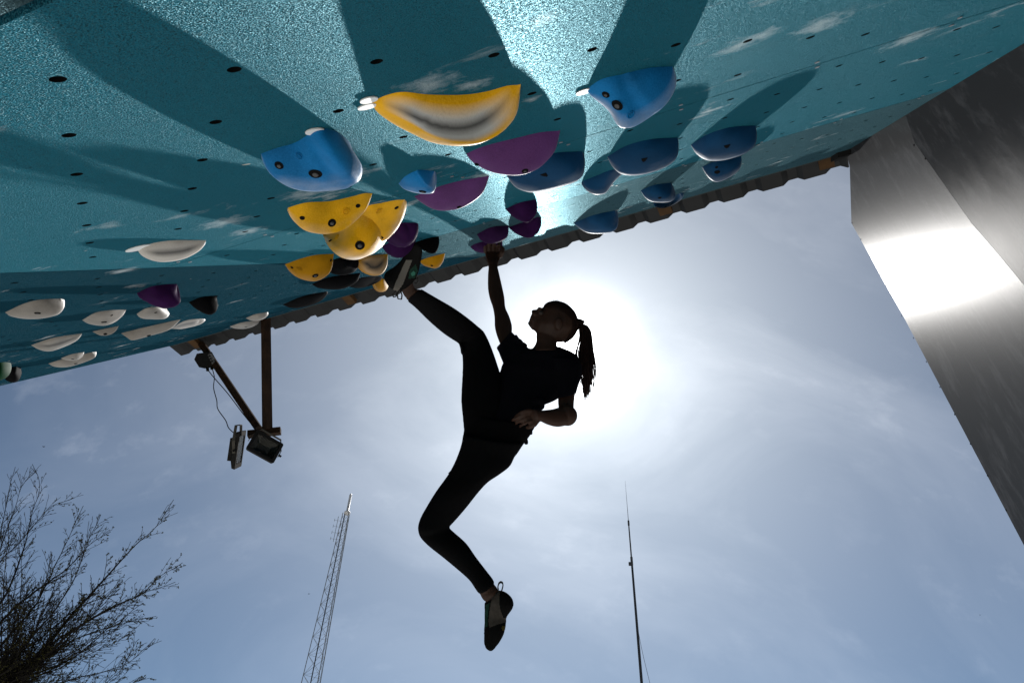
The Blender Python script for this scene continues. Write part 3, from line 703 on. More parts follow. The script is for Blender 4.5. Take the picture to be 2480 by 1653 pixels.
# ------------------------------------------------------------------ timber bracket, floodlights, junction box, cables
Zf = (400, 750, .2551)
def b6(x, y, d): return cp(400 + x * .2551, 750 + y * .2551, d)
brk = empty('lamp_bracket', b6(960, 1120, 4.6), 'wooden bracket of two long timbers and a short crossbar holding floodlights', 'bracket')
def timber(a, b, w, h, up, name):
    q = MB(); q.beam(a, b, w, h, up); o = q.build(name, WOOD, brk); return o
timber(b6(955, 60, 4.95), b6(970, 1135, 4.62), .045, .05, AX * .6 + Vector((0, 1, 0)), 'upright_timber')
timber(b6(350, 330, 5.3), b6(885, 1125, 4.66), .045, .05, Vector((0, 0.9, .4)), 'slanted_timber')
timber(b6(785, 1182, 4.60), b6(1098, 1148, 4.64), .042, .045, Vector((0, 1, .2)), 'crossbar')
LAMPG = matte(mat('dark_lamp_housing', (.014, .013, .012), .6, var=.1), .01); GLASS = mat('lamp_glass_dark', (.03, .03, .028), .12, spec=.6)
REFL = matte(mat('lamp_reflector', (.035, .034, .03), .5), .04); YOKE = matte(mat('lamp_yoke_steel', (.07, .062, .05), .6), .02)
def floodlight(cor, depths, back, label):
    P = [b6(x, y, d) for (x, y), d in zip(cor, depths)]; c = sum(P, Vector()) / 4
    x = U((P[1] - P[0]) + (P[2] - P[3])); y = U((P[3] - P[0]) + (P[2] - P[1])); y = U(y - y.dot(x) * x); nr = x.cross(y)
    if nr.dot(c - CAM) > 0: nr = -nr
    wx = ((P[1] - P[0]).length + (P[2] - P[3]).length) / 4; hy = ((P[3] - P[0]).length + (P[2] - P[1]).length) / 4
    root = empty('floodlight', c, label, 'floodlight', 'floodlights on the wooden bracket')
    def rr(w, h, r, z, n=5):
        o = []
        for sx, sy, a0 in ((1, 1, 0), (-1, 1, 90), (-1, -1, 180), (1, -1, 270)):
            for k in range(n):
                a = math.radians(a0 + 90 * k / (n - 1)); o.append(c + x * (sx * (w - r) + math.cos(a) * r) + y * (sy * (h - r) + math.sin(a) * r) + nr * z)
        return o
    def loft(secs, m, name, parent, cap0=True, cap1=True):
        n = len(secs[0]); vs = [p for s in secs for p in s]; fs = [(i * n + k, i * n + (k + 1) % n, (i + 1) * n + (k + 1) % n, (i + 1) * n + k) for i in range(len(secs) - 1) for k in range(n)]
        if cap0: fs.append(tuple(range(n))[::-1])
        if cap1: fs.append(tuple((len(secs) - 1) * n + k for k in range(n)))
        o = mesh(name, vs, fs, m, parent, False); fixn(o); return o
    fr = wx * .80; fh = hy * .74
    h = loft([rr(wx * .55, hy * .5, .01, -.045), rr(wx * .97, hy * .96, .014, -.022), rr(wx, hy, .014, -.004), rr(wx * .985, hy * .98, .012, 0), rr(fr, fh, .006, 0), rr(fr * .98, fh * .97, .005, -.008)], LAMPG, 'housing', root, True, False)
    loft([rr(fr * .98, fh * .97, .005, -.008), rr(fr * .5, fh * .38, .003, -.036)], REFL, 'reflector', root, False, True)
    gl = bpy.data.materials.get('lamp_cover_glass')
    if not gl:
        gl = bpy.data.materials.new('lamp_cover_glass'); gl.use_nodes = True; b_ = gl.node_tree.nodes['Principled BSDF']
        b_.inputs['Transmission Weight'].default_value = 1; b_.inputs['Roughness'].default_value = .0; b_.inputs['Base Color'].default_value = (.8, .8, .78, 1); b_.inputs['IOR'].default_value = 1.02; b_.inputs['Specular IOR Level'].default_value = .1
    loft([rr(fr * .975, fh * .965, .005, -.006), rr(fr * .975, fh * .965, .005, -.004)], gl, 'glass', root)
    fins = MB()
    for k in range(7): fins.box(c + x * (k - 3) * wx * .2 - nr * .05, x * .0015, y * hy * .6, nr * .012)
    fins.build('cooling_fins', LAMPG, root)
    yk = MB(); a_ = -y
    pts = [c + x * (wx + .008) - nr * .018 + y * hy * .15, c + x * (wx + .008) + a_ * hy * .5 - nr * .03, c + x * wx * .72 + a_ * (hy + .035) - nr * .035, c - x * wx * .72 + a_ * (hy + .035) - nr * .035,
           c - x * (wx + .008) + a_ * hy * .5 - nr * .03, c - x * (wx + .008) - nr * .018 + y * hy * .15]
    for i in range(5): yk.beam(pts[i], pts[i + 1], .018, .003, (a_ if i in (1, 2, 3) else x) )
    yk.build('yoke', YOKE, root)
    kn = MB(); kn.cyl(c + x * (wx + .004) - nr * .018, c + x * (wx + .024) - nr * .018, .007, 8); kn.build('knob', BLACK, root)
    return root
floodlight([(875, 1130), (1130, 1270), (1030, 1460), (765, 1310)], (4.50, 4.56, 4.44, 4.38), 0, 'rectangular grey floodlight facing the camera with dark glass')
# second lamp, seen almost edge on
floodlight([(790, 1135), (712, 1185), (655, 1490), (705, 1495)], (4.74, 4.50, 4.38, 4.62), 0, 'grey floodlight seen edge on, left of the camera-facing one')

jb = empty('junction_box', b6(350, 480, 5.15), 'black junction box on the slanted timber under the roof', 'junction box')
q = MB(); q.prism([b6(x, y, 5.12) for x, y in ((300, 415), (410, 400), (462, 495), (440, 540), (375, 556), (322, 545), (275, 470))], ray(1240, 826) / F * .06); o = q.build('box_body', mat('black_plastic', (.005, .005, .005), .5), jb); fixn(o)
q = MB(); q.prism([b6(x, y, 5.10) for x, y in ((402, 428), (425, 415), (466, 488), (448, 520))], ray(1240, 826) / F * .03); o = q.build('socket_strip', mat('grey_plastic', (.09, .09, .09), .5), jb); fixn(o)
q = MB()
for yy in (440, 465, 490): q.box(b6(420 + (yy - 440) * .45, yy, 5.095), WX * .0 + AX * .006, AY * .006, AN * .004)
q.build('socket', BLACK, jb)
for gx, gy in ((400, 560), (440, 545)):
    q = MB(); q.cyl(b6(gx, gy - 14, 5.13), b6(gx + 5, gy + 18, 5.12), .011, 8); q.build('cable_gland', BLACK, jb)
def cable(pts, r, label):
    P = spl([(p[0], p[1]) for p in pts], 40); n = len(P); d0 = pts[0][2]; d1 = pts[-1][2]
    q = MB(); q.tube([b6(x, y, d0 + (d1 - d0) * i / (n - 1)) for i, (x, y) in enumerate(P)], r, 6)
    o = q.build('power_cable', mat('black_cable', (.01, .01, .01), .6), None, True); tag(o, label, 'cable', 'cables from the junction box'); return o
cable([(405, 570, 5.1), (470, 650, 0), (600, 800, 0), (720, 960, 0), (820, 1085, 0), (890, 1160, 4.52)], .0032, 'straight black cable running along the slanted timber')
cable([(447, 555, 5.1), (467, 640, 0), (460, 740, 0), (490, 860, 0), (500, 940, 0), (575, 1050, 0), (607, 1125, 0), (705, 1210, 4.55)], .0032, 'wavy black cable hanging loose from the junction box')

# ------------------------------------------------------------------ the climber
Z1 = (900, 550, .35067); Z2b = (950, 1050, .35067)
def z1(x, y): return (900 + x * .35067, 550 + y * .35067)
def z2(x, y): return (950 + x * .35067, 1050 + y * .35067)
CF = -(ROT @ Vector((0, 0, 1)))                 # camera forward
class Blob(MB):
    def pairs(s, zf, lst, sub=4, grow=0.0, seg=16):
        # lst: (x1,y1,x2,y2,depth,thickness ratio); elliptical sections, Catmull-Rom between stations
        A = []
        for (x1, y1, x2, y2, d, rt) in lst:
            p = cp(*zf(x1, y1), d); q = cp(*zf(x2, y2), d); c = (p + q) / 2; a = (q - p) / 2
            A.append(np.array([*c, *a, rt]))
        P = [2 * A[0] - A[1]] + A + [2 * A[-1] - A[-2]]; S = []
        for i in range(1, len(P) - 2):
            for k in range(sub):
                t = k / sub; a, b, c, d = P[i - 1], P[i], P[i + 1], P[i + 2]
                S.append(.5 * ((2 * b) + (c - a) * t + (2 * a - 5 * b + 4 * c - d) * t * t + (3 * b - a - 3 * c + d) * t ** 3))
        S.append(A[-1]); base = len(s.v)
        for v in S:
            c = Vector(v[:3]); a = Vector(v[3:6]); L = a.length; a = a * ((L + grow) / L); b = CF * (L * v[6] + grow)
            for k in range(seg):
                t = 2 * math.pi * k / seg; s.v.append(c + a * math.cos(t) + b * math.sin(t))
        for i in range(len(S) - 1):
            for k in range(seg):
                o = base + i * seg; s.f.append((o + k, o + (k + 1) % seg, o + seg + (k + 1) % seg, o + seg + k))
        s.f.append(tuple(base + k for k in range(seg))[::-1]); s.f.append(tuple(base + (len(S) - 1) * seg + k for k in range(seg)))
    def limb(s, pts, rad, n=10):                # rounded chain
        q = [Vector(p) for p in pts]; d0 = U(q[0] - q[1]); d1 = U(q[-1] - q[-2])
        q = [q[0] + d0 * rad[0] * .85] + [q[0] + d0 * rad[0] * .5] + q + [q[-1] + d1 * rad[-1] * .5] + [q[-1] + d1 * rad[-1] * .85]
        r = [rad[0] * .45, rad[0] * .85] + list(rad) + [rad[-1] * .85, rad[-1] * .45]
        s.tube(q, r, n)
    def ball(s, c, r, sc=(1, 1, 1), ax=None):
        ax = ax or (WX_, WY_, CF); u = 14; base = len(s.v); c = Vector(c)
        for i in range(1, 10):
            th = math.pi * i / 10
            for k in range(u):
                ph = 2 * math.pi * k / u
                s.v.append(c + (ax[0] * (math.sin(th) * math.cos(ph) * sc[0]) + ax[1] * (math.cos(th) * sc[1]) + ax[2] * (math.sin(th) * math.sin(ph) * sc[2])) * r)
        for i in range(8):
            for k in range(u): s.f.append((base + i * u + k, base + i * u + (k + 1) % u, base + (i + 1) * u + (k + 1) % u, base + (i + 1) * u + k))
        s.f.append(tuple(base + k for k in range(u))[::-1]); s.f.append(tuple(base + 8 * u + k for k in range(u)))
    def remesh(s, name, m, parent, vox=.0045, smooth=4):
        o = s.build(name, m, parent, True)
        # make every shell's normals point outwards before the voxel remesh
        fixn(o)
        pi = o.matrix_parent_inverse.copy(); o.parent = None; o.matrix_parent_inverse = Matrix.Identity(4)
        r = o.modifiers.new('r', 'REMESH'); r.mode = 'VOXEL'; r.voxel_size = vox; r.use_smooth_shade = True
        sm = o.modifiers.new('s', 'SMOOTH'); sm.factor = .5; sm.iterations = smooth
        eval_apply(o); o.parent = parent; o.matrix_parent_inverse = pi
        if not o.data.materials: o.data.materials.append(m)
        o.data.polygons.foreach_set('use_smooth', [True] * len(o.data.polygons))
        return o
WX_ = ROT @ Vector((1, 0, 0)); WY_ = ROT @ Vector((0, 1, 0))
pr = empty('person', cp(*z2(650, 1480), 2.0), 'woman climber in black t-shirt and leggings hanging by one hand with one leg raised', 'person')

calf_up = [(235, 500, 330, 430, 2.43, .9), (245, 508, 342, 427, 2.44, .95), (308, 560, 450, 490, 2.50, .95), (400, 650, 570, 560, 2.58, .95), (500, 735, 680, 640, 2.66, .9), (600, 800, 778, 724, 2.72, .9)]
thigh_up = [(590, 742, 740, 690, 2.71, .85), (604, 795, 782, 735, 2.72, .9), (624, 862, 828, 835, 2.70, .9), (630, 960, 872, 960, 2.65, .85), (624, 1090, 900, 1060, 2.60, .8), (620, 1200, 905, 1180, 2.55, .75), (632, 1330, 900, 1300, 2.50, .75), (640, 1420, 880, 1400, 2.47, .7)]
pelvis = [(690, 1290, 1140, 1355, 2.50, .62), (640, 1395, 1092, 1440, 2.47, .62), (628, 1480, 1052, 1492, 2.45, .62), (605, 1568, 998, 1572, 2.42, .62), (560, 1660, 925, 1655, 2.40, .65), (525, 1700, 880, 1710, 2.39, .6)]
def zz(x, y): return z1(x, y)
thigh_dn = [(490, 0, 905, 60, 2.42, .68), (476, 80, 850, 148, 2.40, .72), (440, 180, 812, 222, 2.38, .8), (395, 268, 745, 275, 2.36, .85), (352, 330, 668, 326, 2.34, .9), (300, 402, 600, 396, 2.32, .9), (240, 500, 515, 503, 2.30, .9), (196, 580, 445, 585, 2.28, .9), (178, 650, 388, 648, 2.26, .9), (196, 712, 372, 690, 2.26, .85)]
shin_dn = [(190, 640, 370, 610, 2.27, .85), (185, 690, 395, 655, 2.26, .9), (240, 757, 440, 696, 2.24, .95), (350, 846, 513, 762, 2.21, .95), (450, 930, 575, 850, 2.18, .95), (530, 1002, 650, 948, 2.15, .95), (572, 1062, 692, 1002, 2.13, .95), (598, 1100, 708, 1034, 2.12, .95)]
torso = [(1060, 840, 1300, 826, 2.72, .5), (985, 868, 1395, 868, 2.71, .42), (925, 915, 1432, 915, 2.70, .42), (905, 945, 1420, 985, 2.68, .46), (885, 1010, 1360, 1090, 2.65, .5), (870, 1080, 1290, 1178, 2.61, .55), (845, 1150, 1238, 1208, 2.58, .58), (800, 1220, 1178, 1235, 2.55, .55), (740, 1290, 1150, 1300, 2.52, .55), (680, 1350, 1118, 1370, 2.50, .58), (640, 1420, 1090, 1432, 2.47, .6), (632, 1480, 1055, 1488, 2.45, .58)]
slv_r = [(862, 830, 965, 722, 2.80, .8), (878, 858, 990, 748, 2.79, .85), (890, 890, 1035, 795, 2.76, .9), (905, 925, 1085, 838, 2.73, .8), (930, 985, 1150, 900, 2.70, .6)]
slv_l = [(1240, 900, 1425, 900, 2.66, .6), (1265, 950, 1446, 950, 2.64, .75), (1278, 1010, 1452, 1000, 2.62, .8), (1285, 1070, 1438, 1055, 2.59, .85), (1283, 1140, 1422, 1105, 2.56, .85), (1281, 1180, 1410, 1150, 2.54, .85)]
def shrink(l, f=.9): return [((a + c) / 2 + (a - c) / 2 * f, (b + d) / 2 + (b - d) / 2 * f, (a + c) / 2 - (a - c) / 2 * f, (b + d) / 2 - (b - d) / 2 * f, e, r * .95) for (a, b, c, d, e, r) in l]
arm_r = [(792, 214, 888, 206, 3.18, .7), (806, 268, 871, 262, 3.12, .8), (803, 330, 882, 322, 3.07, .85), (803, 420, 903, 415, 3.02, .9), (815, 490, 917, 482, 2.97, .9), (836, 552, 925, 556, 2.93, .9), (848, 620, 950, 612, 2.89, .9), (852, 700, 970, 680, 2.85, .9), (880, 790, 975, 760, 2.80, .85), (920, 870, 1040, 850, 2.75, .7)]
arm_l = [(1300, 980, 1430, 970, 2.63, .8), (1292, 1080, 1428, 1070, 2.60, .85), (1287, 1160, 1408, 1140, 2.56, .9), (1287, 1220, 1398, 1215, 2.53, .9), (1298, 1275, 1397, 1290, 2.50, .9), (1330, 1290, 1385, 1335, 2.48, .9)]
fore_l = [(1345, 1215, 1396, 1310, 2.50, .7), (1310, 1235, 1368, 1356, 2.47, .85), (1262, 1252, 1290, 1378, 2.44, .9), (1210, 1260, 1218, 1364, 2.41, .9), (1160, 1264, 1166, 1340, 2.38, .85), (1138, 1268, 1140, 1335, 2.37, .7)]
body = Blob()
for l in (calf_up, thigh_up): body.pairs(z1, shrink(l))
body.pairs(z1, shrink(pelvis)); body.pairs(z1, shrink(torso))
for l in (thigh_dn, shin_dn): body.pairs(z2, shrink(l))
body.pairs(z1, arm_r); body.pairs(z1, arm_l); body.pairs(z1, fore_l)
body.ball(cp(*z1(1350, 1300), 2.48), .038)
# neck and head
body.pairs(z1, [(1138, 720, 1300, 770, 2.74, .8), (1137, 752, 1282, 790, 2.73, .85), (1134, 800, 1278, 812, 2.72, .9), (1100, 850, 1290, 845, 2.71, .9)])
body.pairs(z1, [(1255, 512, 1285, 512, 2.76, .8), (1205, 530, 1340, 532, 2.76, .78), (1172, 565, 1385, 572, 2.76, .76), (1152, 590, 1408, 612, 2.76, .76), (1138, 620, 1418, 655, 2.755, .75), (1122, 652, 1412, 700, 2.75, .72), (1112, 684, 1380, 748, 2.75, .68), (1122, 712, 1330, 790, 2.745, .62), (1150, 742, 1285, 795, 2.74, .5)])
body.pairs(z1, [(1096, 640, 1150, 700, 2.75, .8), (1084, 650, 1125, 712, 2.75, .8), (1077, 664, 1106, 706, 2.75, .8)])           # chin
body.limb([cp(*z1(1160, 582), 2.75), cp(*z1(1134, 584), 2.75), cp(*z1(1117, 583), 2.75)], [.010, .0095, .0085])                      # nose
body.limb([cp(*z1(1128, 600), 2.74), cp(*z1(1122, 604), 2.75), cp(*z1(1116, 614), 2.75)], [.012, .011, .010])
body.pairs(z1, [(1140, 572, 1210, 600, 2.75, .9), (1126, 598, 1200, 640, 2.75, .9), (1108, 618, 1180, 670, 2.75, .9), (1097, 636, 1160, 700, 2.75, .9)])
body.limb([cp(*z1(1110, 622), 2.73), cp(*z1(1105, 621), 2.75), cp(*z1(1110, 622), 2.77)], [.005, .0065, .005])                        # lips
body.limb([cp(*z1(1105, 638), 2.73), cp(*z1(1100, 638), 2.75), cp(*z1(1105, 638), 2.77)], [.005, .007, .005])
body.limb([cp(*z1(1165, 566), 2.72), cp(*z1(1158, 566), 2.75), cp(*z1(1165, 566), 2.78)], [.008, .009, .008])                         # brow
body.ball(cp(*z1(1290, 668), 2.685), .026, (.62, 1, .35)); body.ball(cp(*z1(1290, 668), 2.82), .026, (.62, 1, .35))                  # ears
# hand resting at the hip: palm and five curled fingers
body.pairs(z1, [(1165, 1266, 1168, 1338, 2.385, .6), (1140, 1258, 1142, 1345, 2.375, .42), (1105, 1256, 1100, 1358, 2.37, .34), (1070, 1268, 1062, 1352, 2.37, .3)])
for (a, b, c, r) in (((1095, 1264), (1038, 1276), (1000, 1300), .0066), ((1085, 1285), (1025, 1305), (982, 1325), .0068), ((1085, 1312), (1035, 1332), (1004, 1347), .0066), ((1100, 1335), (1060, 1353), (1030, 1368), .006)):
    e_ = (c[0] - (b[0] - c[0]) * .2, c[1] + 8)
    body.limb([cp(*z1(*a), 2.362), cp(*z1((a[0] + b[0]) / 2, (a[1] + b[1]) / 2 - 3), 2.352), cp(*z1(*b), 2.350), cp(*z1(*c), 2.362), cp(*z1(*e_), 2.378)], [r * 1.1, r, r * .95, r * .85, r * .72])
body.limb([cp(*z1(1142, 1330), 2.375), cp(*z1(1122, 1362), 2.37), cp(*z1(1095, 1376), 2.372), cp(*z1(1078, 1380), 2.38)], [.012, .010, .009, .0075])
# raised hand: palm under the hold and fingers curling over it
body.pairs(z1, [(805, 250, 874, 245, 3.13, .7), (790, 214, 890, 206, 3.17, .48), (782, 180, 898, 175, 3.20, .40), (776, 152, 900, 152, 3.22, .36)])
for i, (x, tx) in enumerate(((786, 780), (816, 812), (846, 846), (875, 880))):
    L_ = (8, 0, 3, 14)[i]
    body.limb([cp(*z1(x, 165), 3.20), cp(*z1(x, 140 + L_ * .5), 3.19), cp(*z1(tx, 112 + L_), 3.17), cp(*z1(tx + 2, 92 + L_), 3.20), cp(*z1(tx + 2, 84 + L_), 3.24)], [.0105, .0098, .0092, .0085, .0072])
body.limb([cp(*z1(888, 195), 3.17), cp(*z1(903, 172), 3.155), cp(*z1(908, 152), 3.16), cp(*z1(898, 138), 3.17)], [.013, .011, .0095, .008])
# feet inside the shoes and ankles
body.pairs(z1, [(262, 505, 335, 438, 2.44, .9), (228, 478, 300, 420, 2.42, .85), (208, 440, 288, 390, 2.40, .7)] + shrink([(180, 395, 285, 335, 2.38, .5), (210, 330, 300, 275, 2.36, .35), (250, 235, 320, 200, 2.33, .3)], .75))
body.pairs(z2, [(575, 1062, 690, 1002, 2.13, .8), (604, 1102, 704, 1038, 2.12, .8), (626, 1142, 728, 1070, 2.11, .7)] + shrink([(646, 1185, 760, 1125, 2.10, .5), (652, 1240, 770, 1235, 2.08, .38), (652, 1310, 765, 1310, 2.06, .36), (662, 1370, 735, 1370, 2.048, .26)], .7))
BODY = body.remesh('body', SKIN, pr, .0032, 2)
lg = Blob()
lg.pairs(z1, calf_up[1:], grow=.001); lg.pairs(z1, thigh_up, grow=.001); lg.pairs(z1, pelvis, grow=.001)
lg.pairs(z2, thigh_dn, grow=.001); lg.pairs(z2, shin_dn, grow=.001)
lg.ball(cp(*z1(692, 770), 2.72), .050)
for k, (x, y, w_) in enumerate(((617, 808, 8), (622, 826, 7), (626, 845, 7), (627, 862, 6))): lg.limb([cp(*z1(x, y), 2.66), cp(*z1(x - 1, y + 2), 2.70), cp(*z1(x, y), 2.74)], [.006, .007, .006])
lg.remesh('leggings', LEG, pr, .0048, 3)
ts = Blob()
ts.pairs(z1, torso[:11], grow=.002); ts.pairs(z1, slv_r, grow=.002); ts.pairs(z1, slv_l, grow=.002)
ts.limb([cp(*z1(1160, 1205), 2.52), cp(*z1(1165, 1235), 2.52), cp(*z1(1140, 1262), 2.50)], [.022, .018, .014])
ts.pairs(z1, [(1108, 838, 1290, 822, 2.725, .62), (1085, 850, 1310, 836, 2.72, .6), (1040, 872, 1350, 862, 2.71, .5)])
for (a, b) in (((996, 752), (1006, 772)), ((1022, 780), (1034, 796)), ((1052, 806), (1064, 818))): ts.limb([cp(*z1(*a), 2.74), cp(*z1(*b), 2.76)], [.008, .009])
for (a, b) in (((1090, 1400), (1098, 1420)), ((1062, 1468), (1068, 1488)),): ts.limb([cp(*z1(*a), 2.47), cp(*z1(*b), 2.47)], [.010, .009])
ts.remesh('t_shirt', SHIRT, pr, .0048, 3)
# eyes
ey = MB(); eb = Blob(); eb.ball(cp(*z1(1170, 593), 2.717), .009); eb.build('eye', mat('eye_dark', (.05, .04, .035), .3), pr, True)
# hair cap
hc = Blob()
hc.pairs(z1, [(1262, 506, 1282, 506, 2.76, .8), (1212, 519, 1340, 524, 2.76, .82), (1186, 548, 1390, 566, 2.76, .82), (1200, 582, 1416, 608, 2.76, .80), (1225, 616, 1428, 652, 2.755, .80), (1245, 650, 1428, 696, 2.75, .80), (1262, 690, 1400, 752, 2.75, .76), (1285, 735, 1362, 786, 2.745, .66), (1300, 770, 1335, 803, 2.74, .5)], grow=.001)
HAIRO = hc.remesh('hair', HAIR, pr, .005, 4)
pt = MB(); base_p = cp(*z1(1424, 668), 2.75)
rnd = random.Random(3)
pt.tube([cp(*z1(1400, 672), 2.75), cp(*z1(1425, 664), 2.75), cp(*z1(1438, 664), 2.75), cp(*z1(1456, 676), 2.75)], [.030, .022, .018, .020], 12)
for i in range(420):
    u = rnd.gauss(0, .5); v = rnd.gauss(0, .5); e_ = rnd.random()
    u = max(-1.15, min(1.15, u)); L_ = min(1, abs(rnd.gauss(0, .16)) * -1 + 1.0 - .25 * abs(u) * rnd.random())
    path = [(1430, 668, 14), (1458, 680, 22), (1474, 715, 28), (1480, 780, 32), (1474, 850, 42), (1478, 920, 50), (1484, 1000, 48), (1486, 1080, 40), (1482, 1150, 32), (1474, 1225, 28)]
    nseg = max(4, int(len(path) * L_)); pts = []; rad = []
    wx_ = rnd.gauss(0, 6); 
    for kk in range(11):
        k = kk / 10 * 9 * min(1.0, L_ * (.86 + .14 * rnd.random()) + .04 * math.sin(i)); k0 = min(8, int(k)); kf = k - k0
        x, y, w_ = [path[k0][q_] * (1 - kf) + path[k0 + 1][q_] * kf for q_ in range(3)]; fr = k / (len(path) - 1)
        pts.append(cp(*z1(x + u * w_ * 1.2 + math.sin(k * 1.1 + i) * 4 * fr + math.sin(k * .9 + .6) * 7 * fr + wx_ * fr * fr, y + (rnd.random() - .5) * 5), 2.75 + v * w_ * .0006 - .015 * k * .5)); rad.append(.0016 * (1 - .75 * k / len(path)) + .0002)
    pt.tube(pts, rad, 4)
for i in range(14):                             # flyaway strands
    x0, y0 = rnd.choice(((1500, 860), (1515, 900), (1440, 1000), (1480, 1080))); s_ = 1 if x0 > 1490 else -1
    pt.tube([cp(*z1(x0, y0), 2.73), cp(*z1(x0 + s_ * 22, y0 + 40), 2.73), cp(*z1(x0 + s_ * (30 + rnd.random() * 22), y0 + 70 + rnd.random() * 40), 2.73)], [.0007, .0005, .0003], 3)
for i in range(10):
    x0 = 1225 + i * 12; pt.tube([cp(*z1(x0, 512), 2.75), cp(*z1(x0 + 18, 502 - rnd.random() * 6), 2.75), cp(*z1(x0 + 48, 504 + i), 2.75)], [.0005, .0004, .0003], 3)
pt.build('ponytail', HAIR, HAIRO if False else pr, True)
# shoes
def shoe(parts, zf, label):
    r = parts['upper']; root = r
sd = Blob()
sd.pairs(z2, [(634, 1170, 742, 1078, 2.105, .62), (636, 1190, 790, 1096, 2.10, .62), (636, 1215, 832, 1140, 2.095, .6), (636, 1240, 836, 1195, 2.09, .56), (637, 1262, 792, 1262, 2.08, .55), (636, 1300, 788, 1300, 2.07, .58), (633, 1345, 782, 1345, 2.06, .6), (632, 1395, 766, 1395, 2.05, .6), (632, 1445, 738, 1443, 2.04, .6), (645, 1478, 712, 1478, 2.03, .6), (665, 1499, 690, 1500, 2.025, .6)])
SD = sd.remesh('climbing_shoe', RUBBER, pr, .004, 3); SD['label'] = 'hanging foot\'s black shoe with a beige side panel'
def patch(zf, pts, depth, target, name, m, thick=.0025):
    # a panel draped onto the target surface: grid points cast onto it from the camera side
    bm = bmesh.new(); bm.from_mesh(target.data); bv = BVHTree.FromBMesh(bm); bm.free()
    xs = [p[0] for p in pts]; ys = [p[1] for p in pts]; st = 4.0
    def inside(x, y):
        c = False; j = len(pts) - 1
        for i in range(len(pts)):
            if (pts[i][1] > y) != (pts[j][1] > y) and x < (pts[j][0] - pts[i][0]) * (y - pts[i][1]) / (pts[j][1] - pts[i][1]) + pts[i][0]: c = not c
            j = i
        return c
    idx = {}; vs = []; fs = []
    nx = int((max(xs) - min(xs)) / st) + 1; ny = int((max(ys) - min(ys)) / st) + 1
    def vert(i, j):
        if (i, j) in idx: return idx[(i, j)]
        x = min(xs) + i * st; y = min(ys) + j * st; r = U(ray(*zf(x, y))); loc, nr, _, d = bv.ray_cast(CAM, r)
        if loc is None: idx[(i, j)] = None
        else:
            if nr.dot(r) > 0: nr = -nr
            vs.append(loc + nr * thick); idx[(i, j)] = len(vs) - 1
        return idx[(i, j)]
    for i in range(nx):
        for j in range(ny):
            if inside(min(xs) + (i + .5) * st, min(ys) + (j + .5) * st):
                q = [vert(i, j), vert(i + 1, j), vert(i + 1, j + 1), vert(i, j + 1)]
                if None not in q and max((vs[a] - vs[b]).length for a in q for b in q) < .03: fs.append(q)
    if not fs: return None
    o = mesh(name, vs, fs, m, target, True)
    o.matrix_parent_inverse = target.matrix_parent_inverse.inverted() @ Matrix.Translation((0, 0, 0)) if False else Matrix.Identity(4)
    return o
patch(z2, [(700, 1090), (744, 1085), (738, 1160), (748, 1220), (768, 1268), (790, 1262), (784, 1300), (700, 1325), (672, 1338), (664, 1290), (680, 1180)], 2.0, SD, 'side_panel', SHOEG, .0015)
patch(z2, [(645, 1180), (676, 1165), (664, 1225), (658, 1330), (642, 1336), (640, 1260)], 2.0, SD, 'lacing', SHOEM, .0012)
patch(z2, [(758, 1325), (778, 1325), (782, 1340), (776, 1356), (760, 1356), (754, 1340)], 2.0, SD, 'yellow_dot', mat('dull_yellow', (.06, .045, .01), .7), .0012)
def loopo(pts, zf, d, par, name='pull_loop'):
    q = MB(); P = [cp(*zf(x, y), d) for x, y in pts]
    n = len(P)
    for i in range(n - 1): q.beam(P[i], P[i + 1], .003, .012, CF)
    o = q.build(name, mat('dark_webbing', (.02, .02, .02), .8), par, True); o.matrix_parent_inverse = Matrix.Identity(4); return o
loopo([(733, 1076), (729, 1055), (735, 1033), (748, 1021), (762, 1027), (765, 1045), (760, 1068), (754, 1086)], z2, 2.10, SD)
su = Blob()
su.pairs(z1, [(84, 352, 122, 415, 2.37, .8), (92, 318, 168, 440, 2.375, .7), (118, 295, 225, 430, 2.375, .55), (160, 268, 285, 385, 2.37, .5), (205, 222, 318, 330, 2.355, .5), (228, 175, 335, 270, 2.34, .5), (252, 135, 348, 205, 2.325, .5), (285, 112, 352, 160, 2.31, .5), (312, 104, 340, 126, 2.305, .5)])
SU = su.remesh('climbing_shoe', RUBBER, pr, .004, 3); SU['label'] = 'raised foot\'s black shoe with a pale side strip'
patch(z1, [(238, 228), (282, 226), (215, 395), (180, 440), (150, 428), (165, 385)], 2.3, SU, 'side_panel', mat('pale_strip', (.12, .112, .10), .8), .0015)
patch(z1, [(262, 300), (305, 255), (318, 300), (298, 350), (255, 355)], 2.3, SU, 'lacing', SHOEM, .0012)
patch(z1, [(272, 318), (290, 300), (304, 312), (298, 330), (280, 336)], 2.3, SU, 'mint_badge', mat('mint_badge', (.03, .14, .10), .6), .0024)
loopo([(172, 440), (148, 462), (150, 482), (168, 478), (178, 448)], z1, 2.38, SU)
loopo([(190, 440), (178, 468), (182, 494), (206, 498), (210, 470), (200, 438)], z1, 2.38, SU)
loopo([(300, 362), (318, 350), (322, 372), (312, 388), (296, 382)], z1, 2.37, SU)

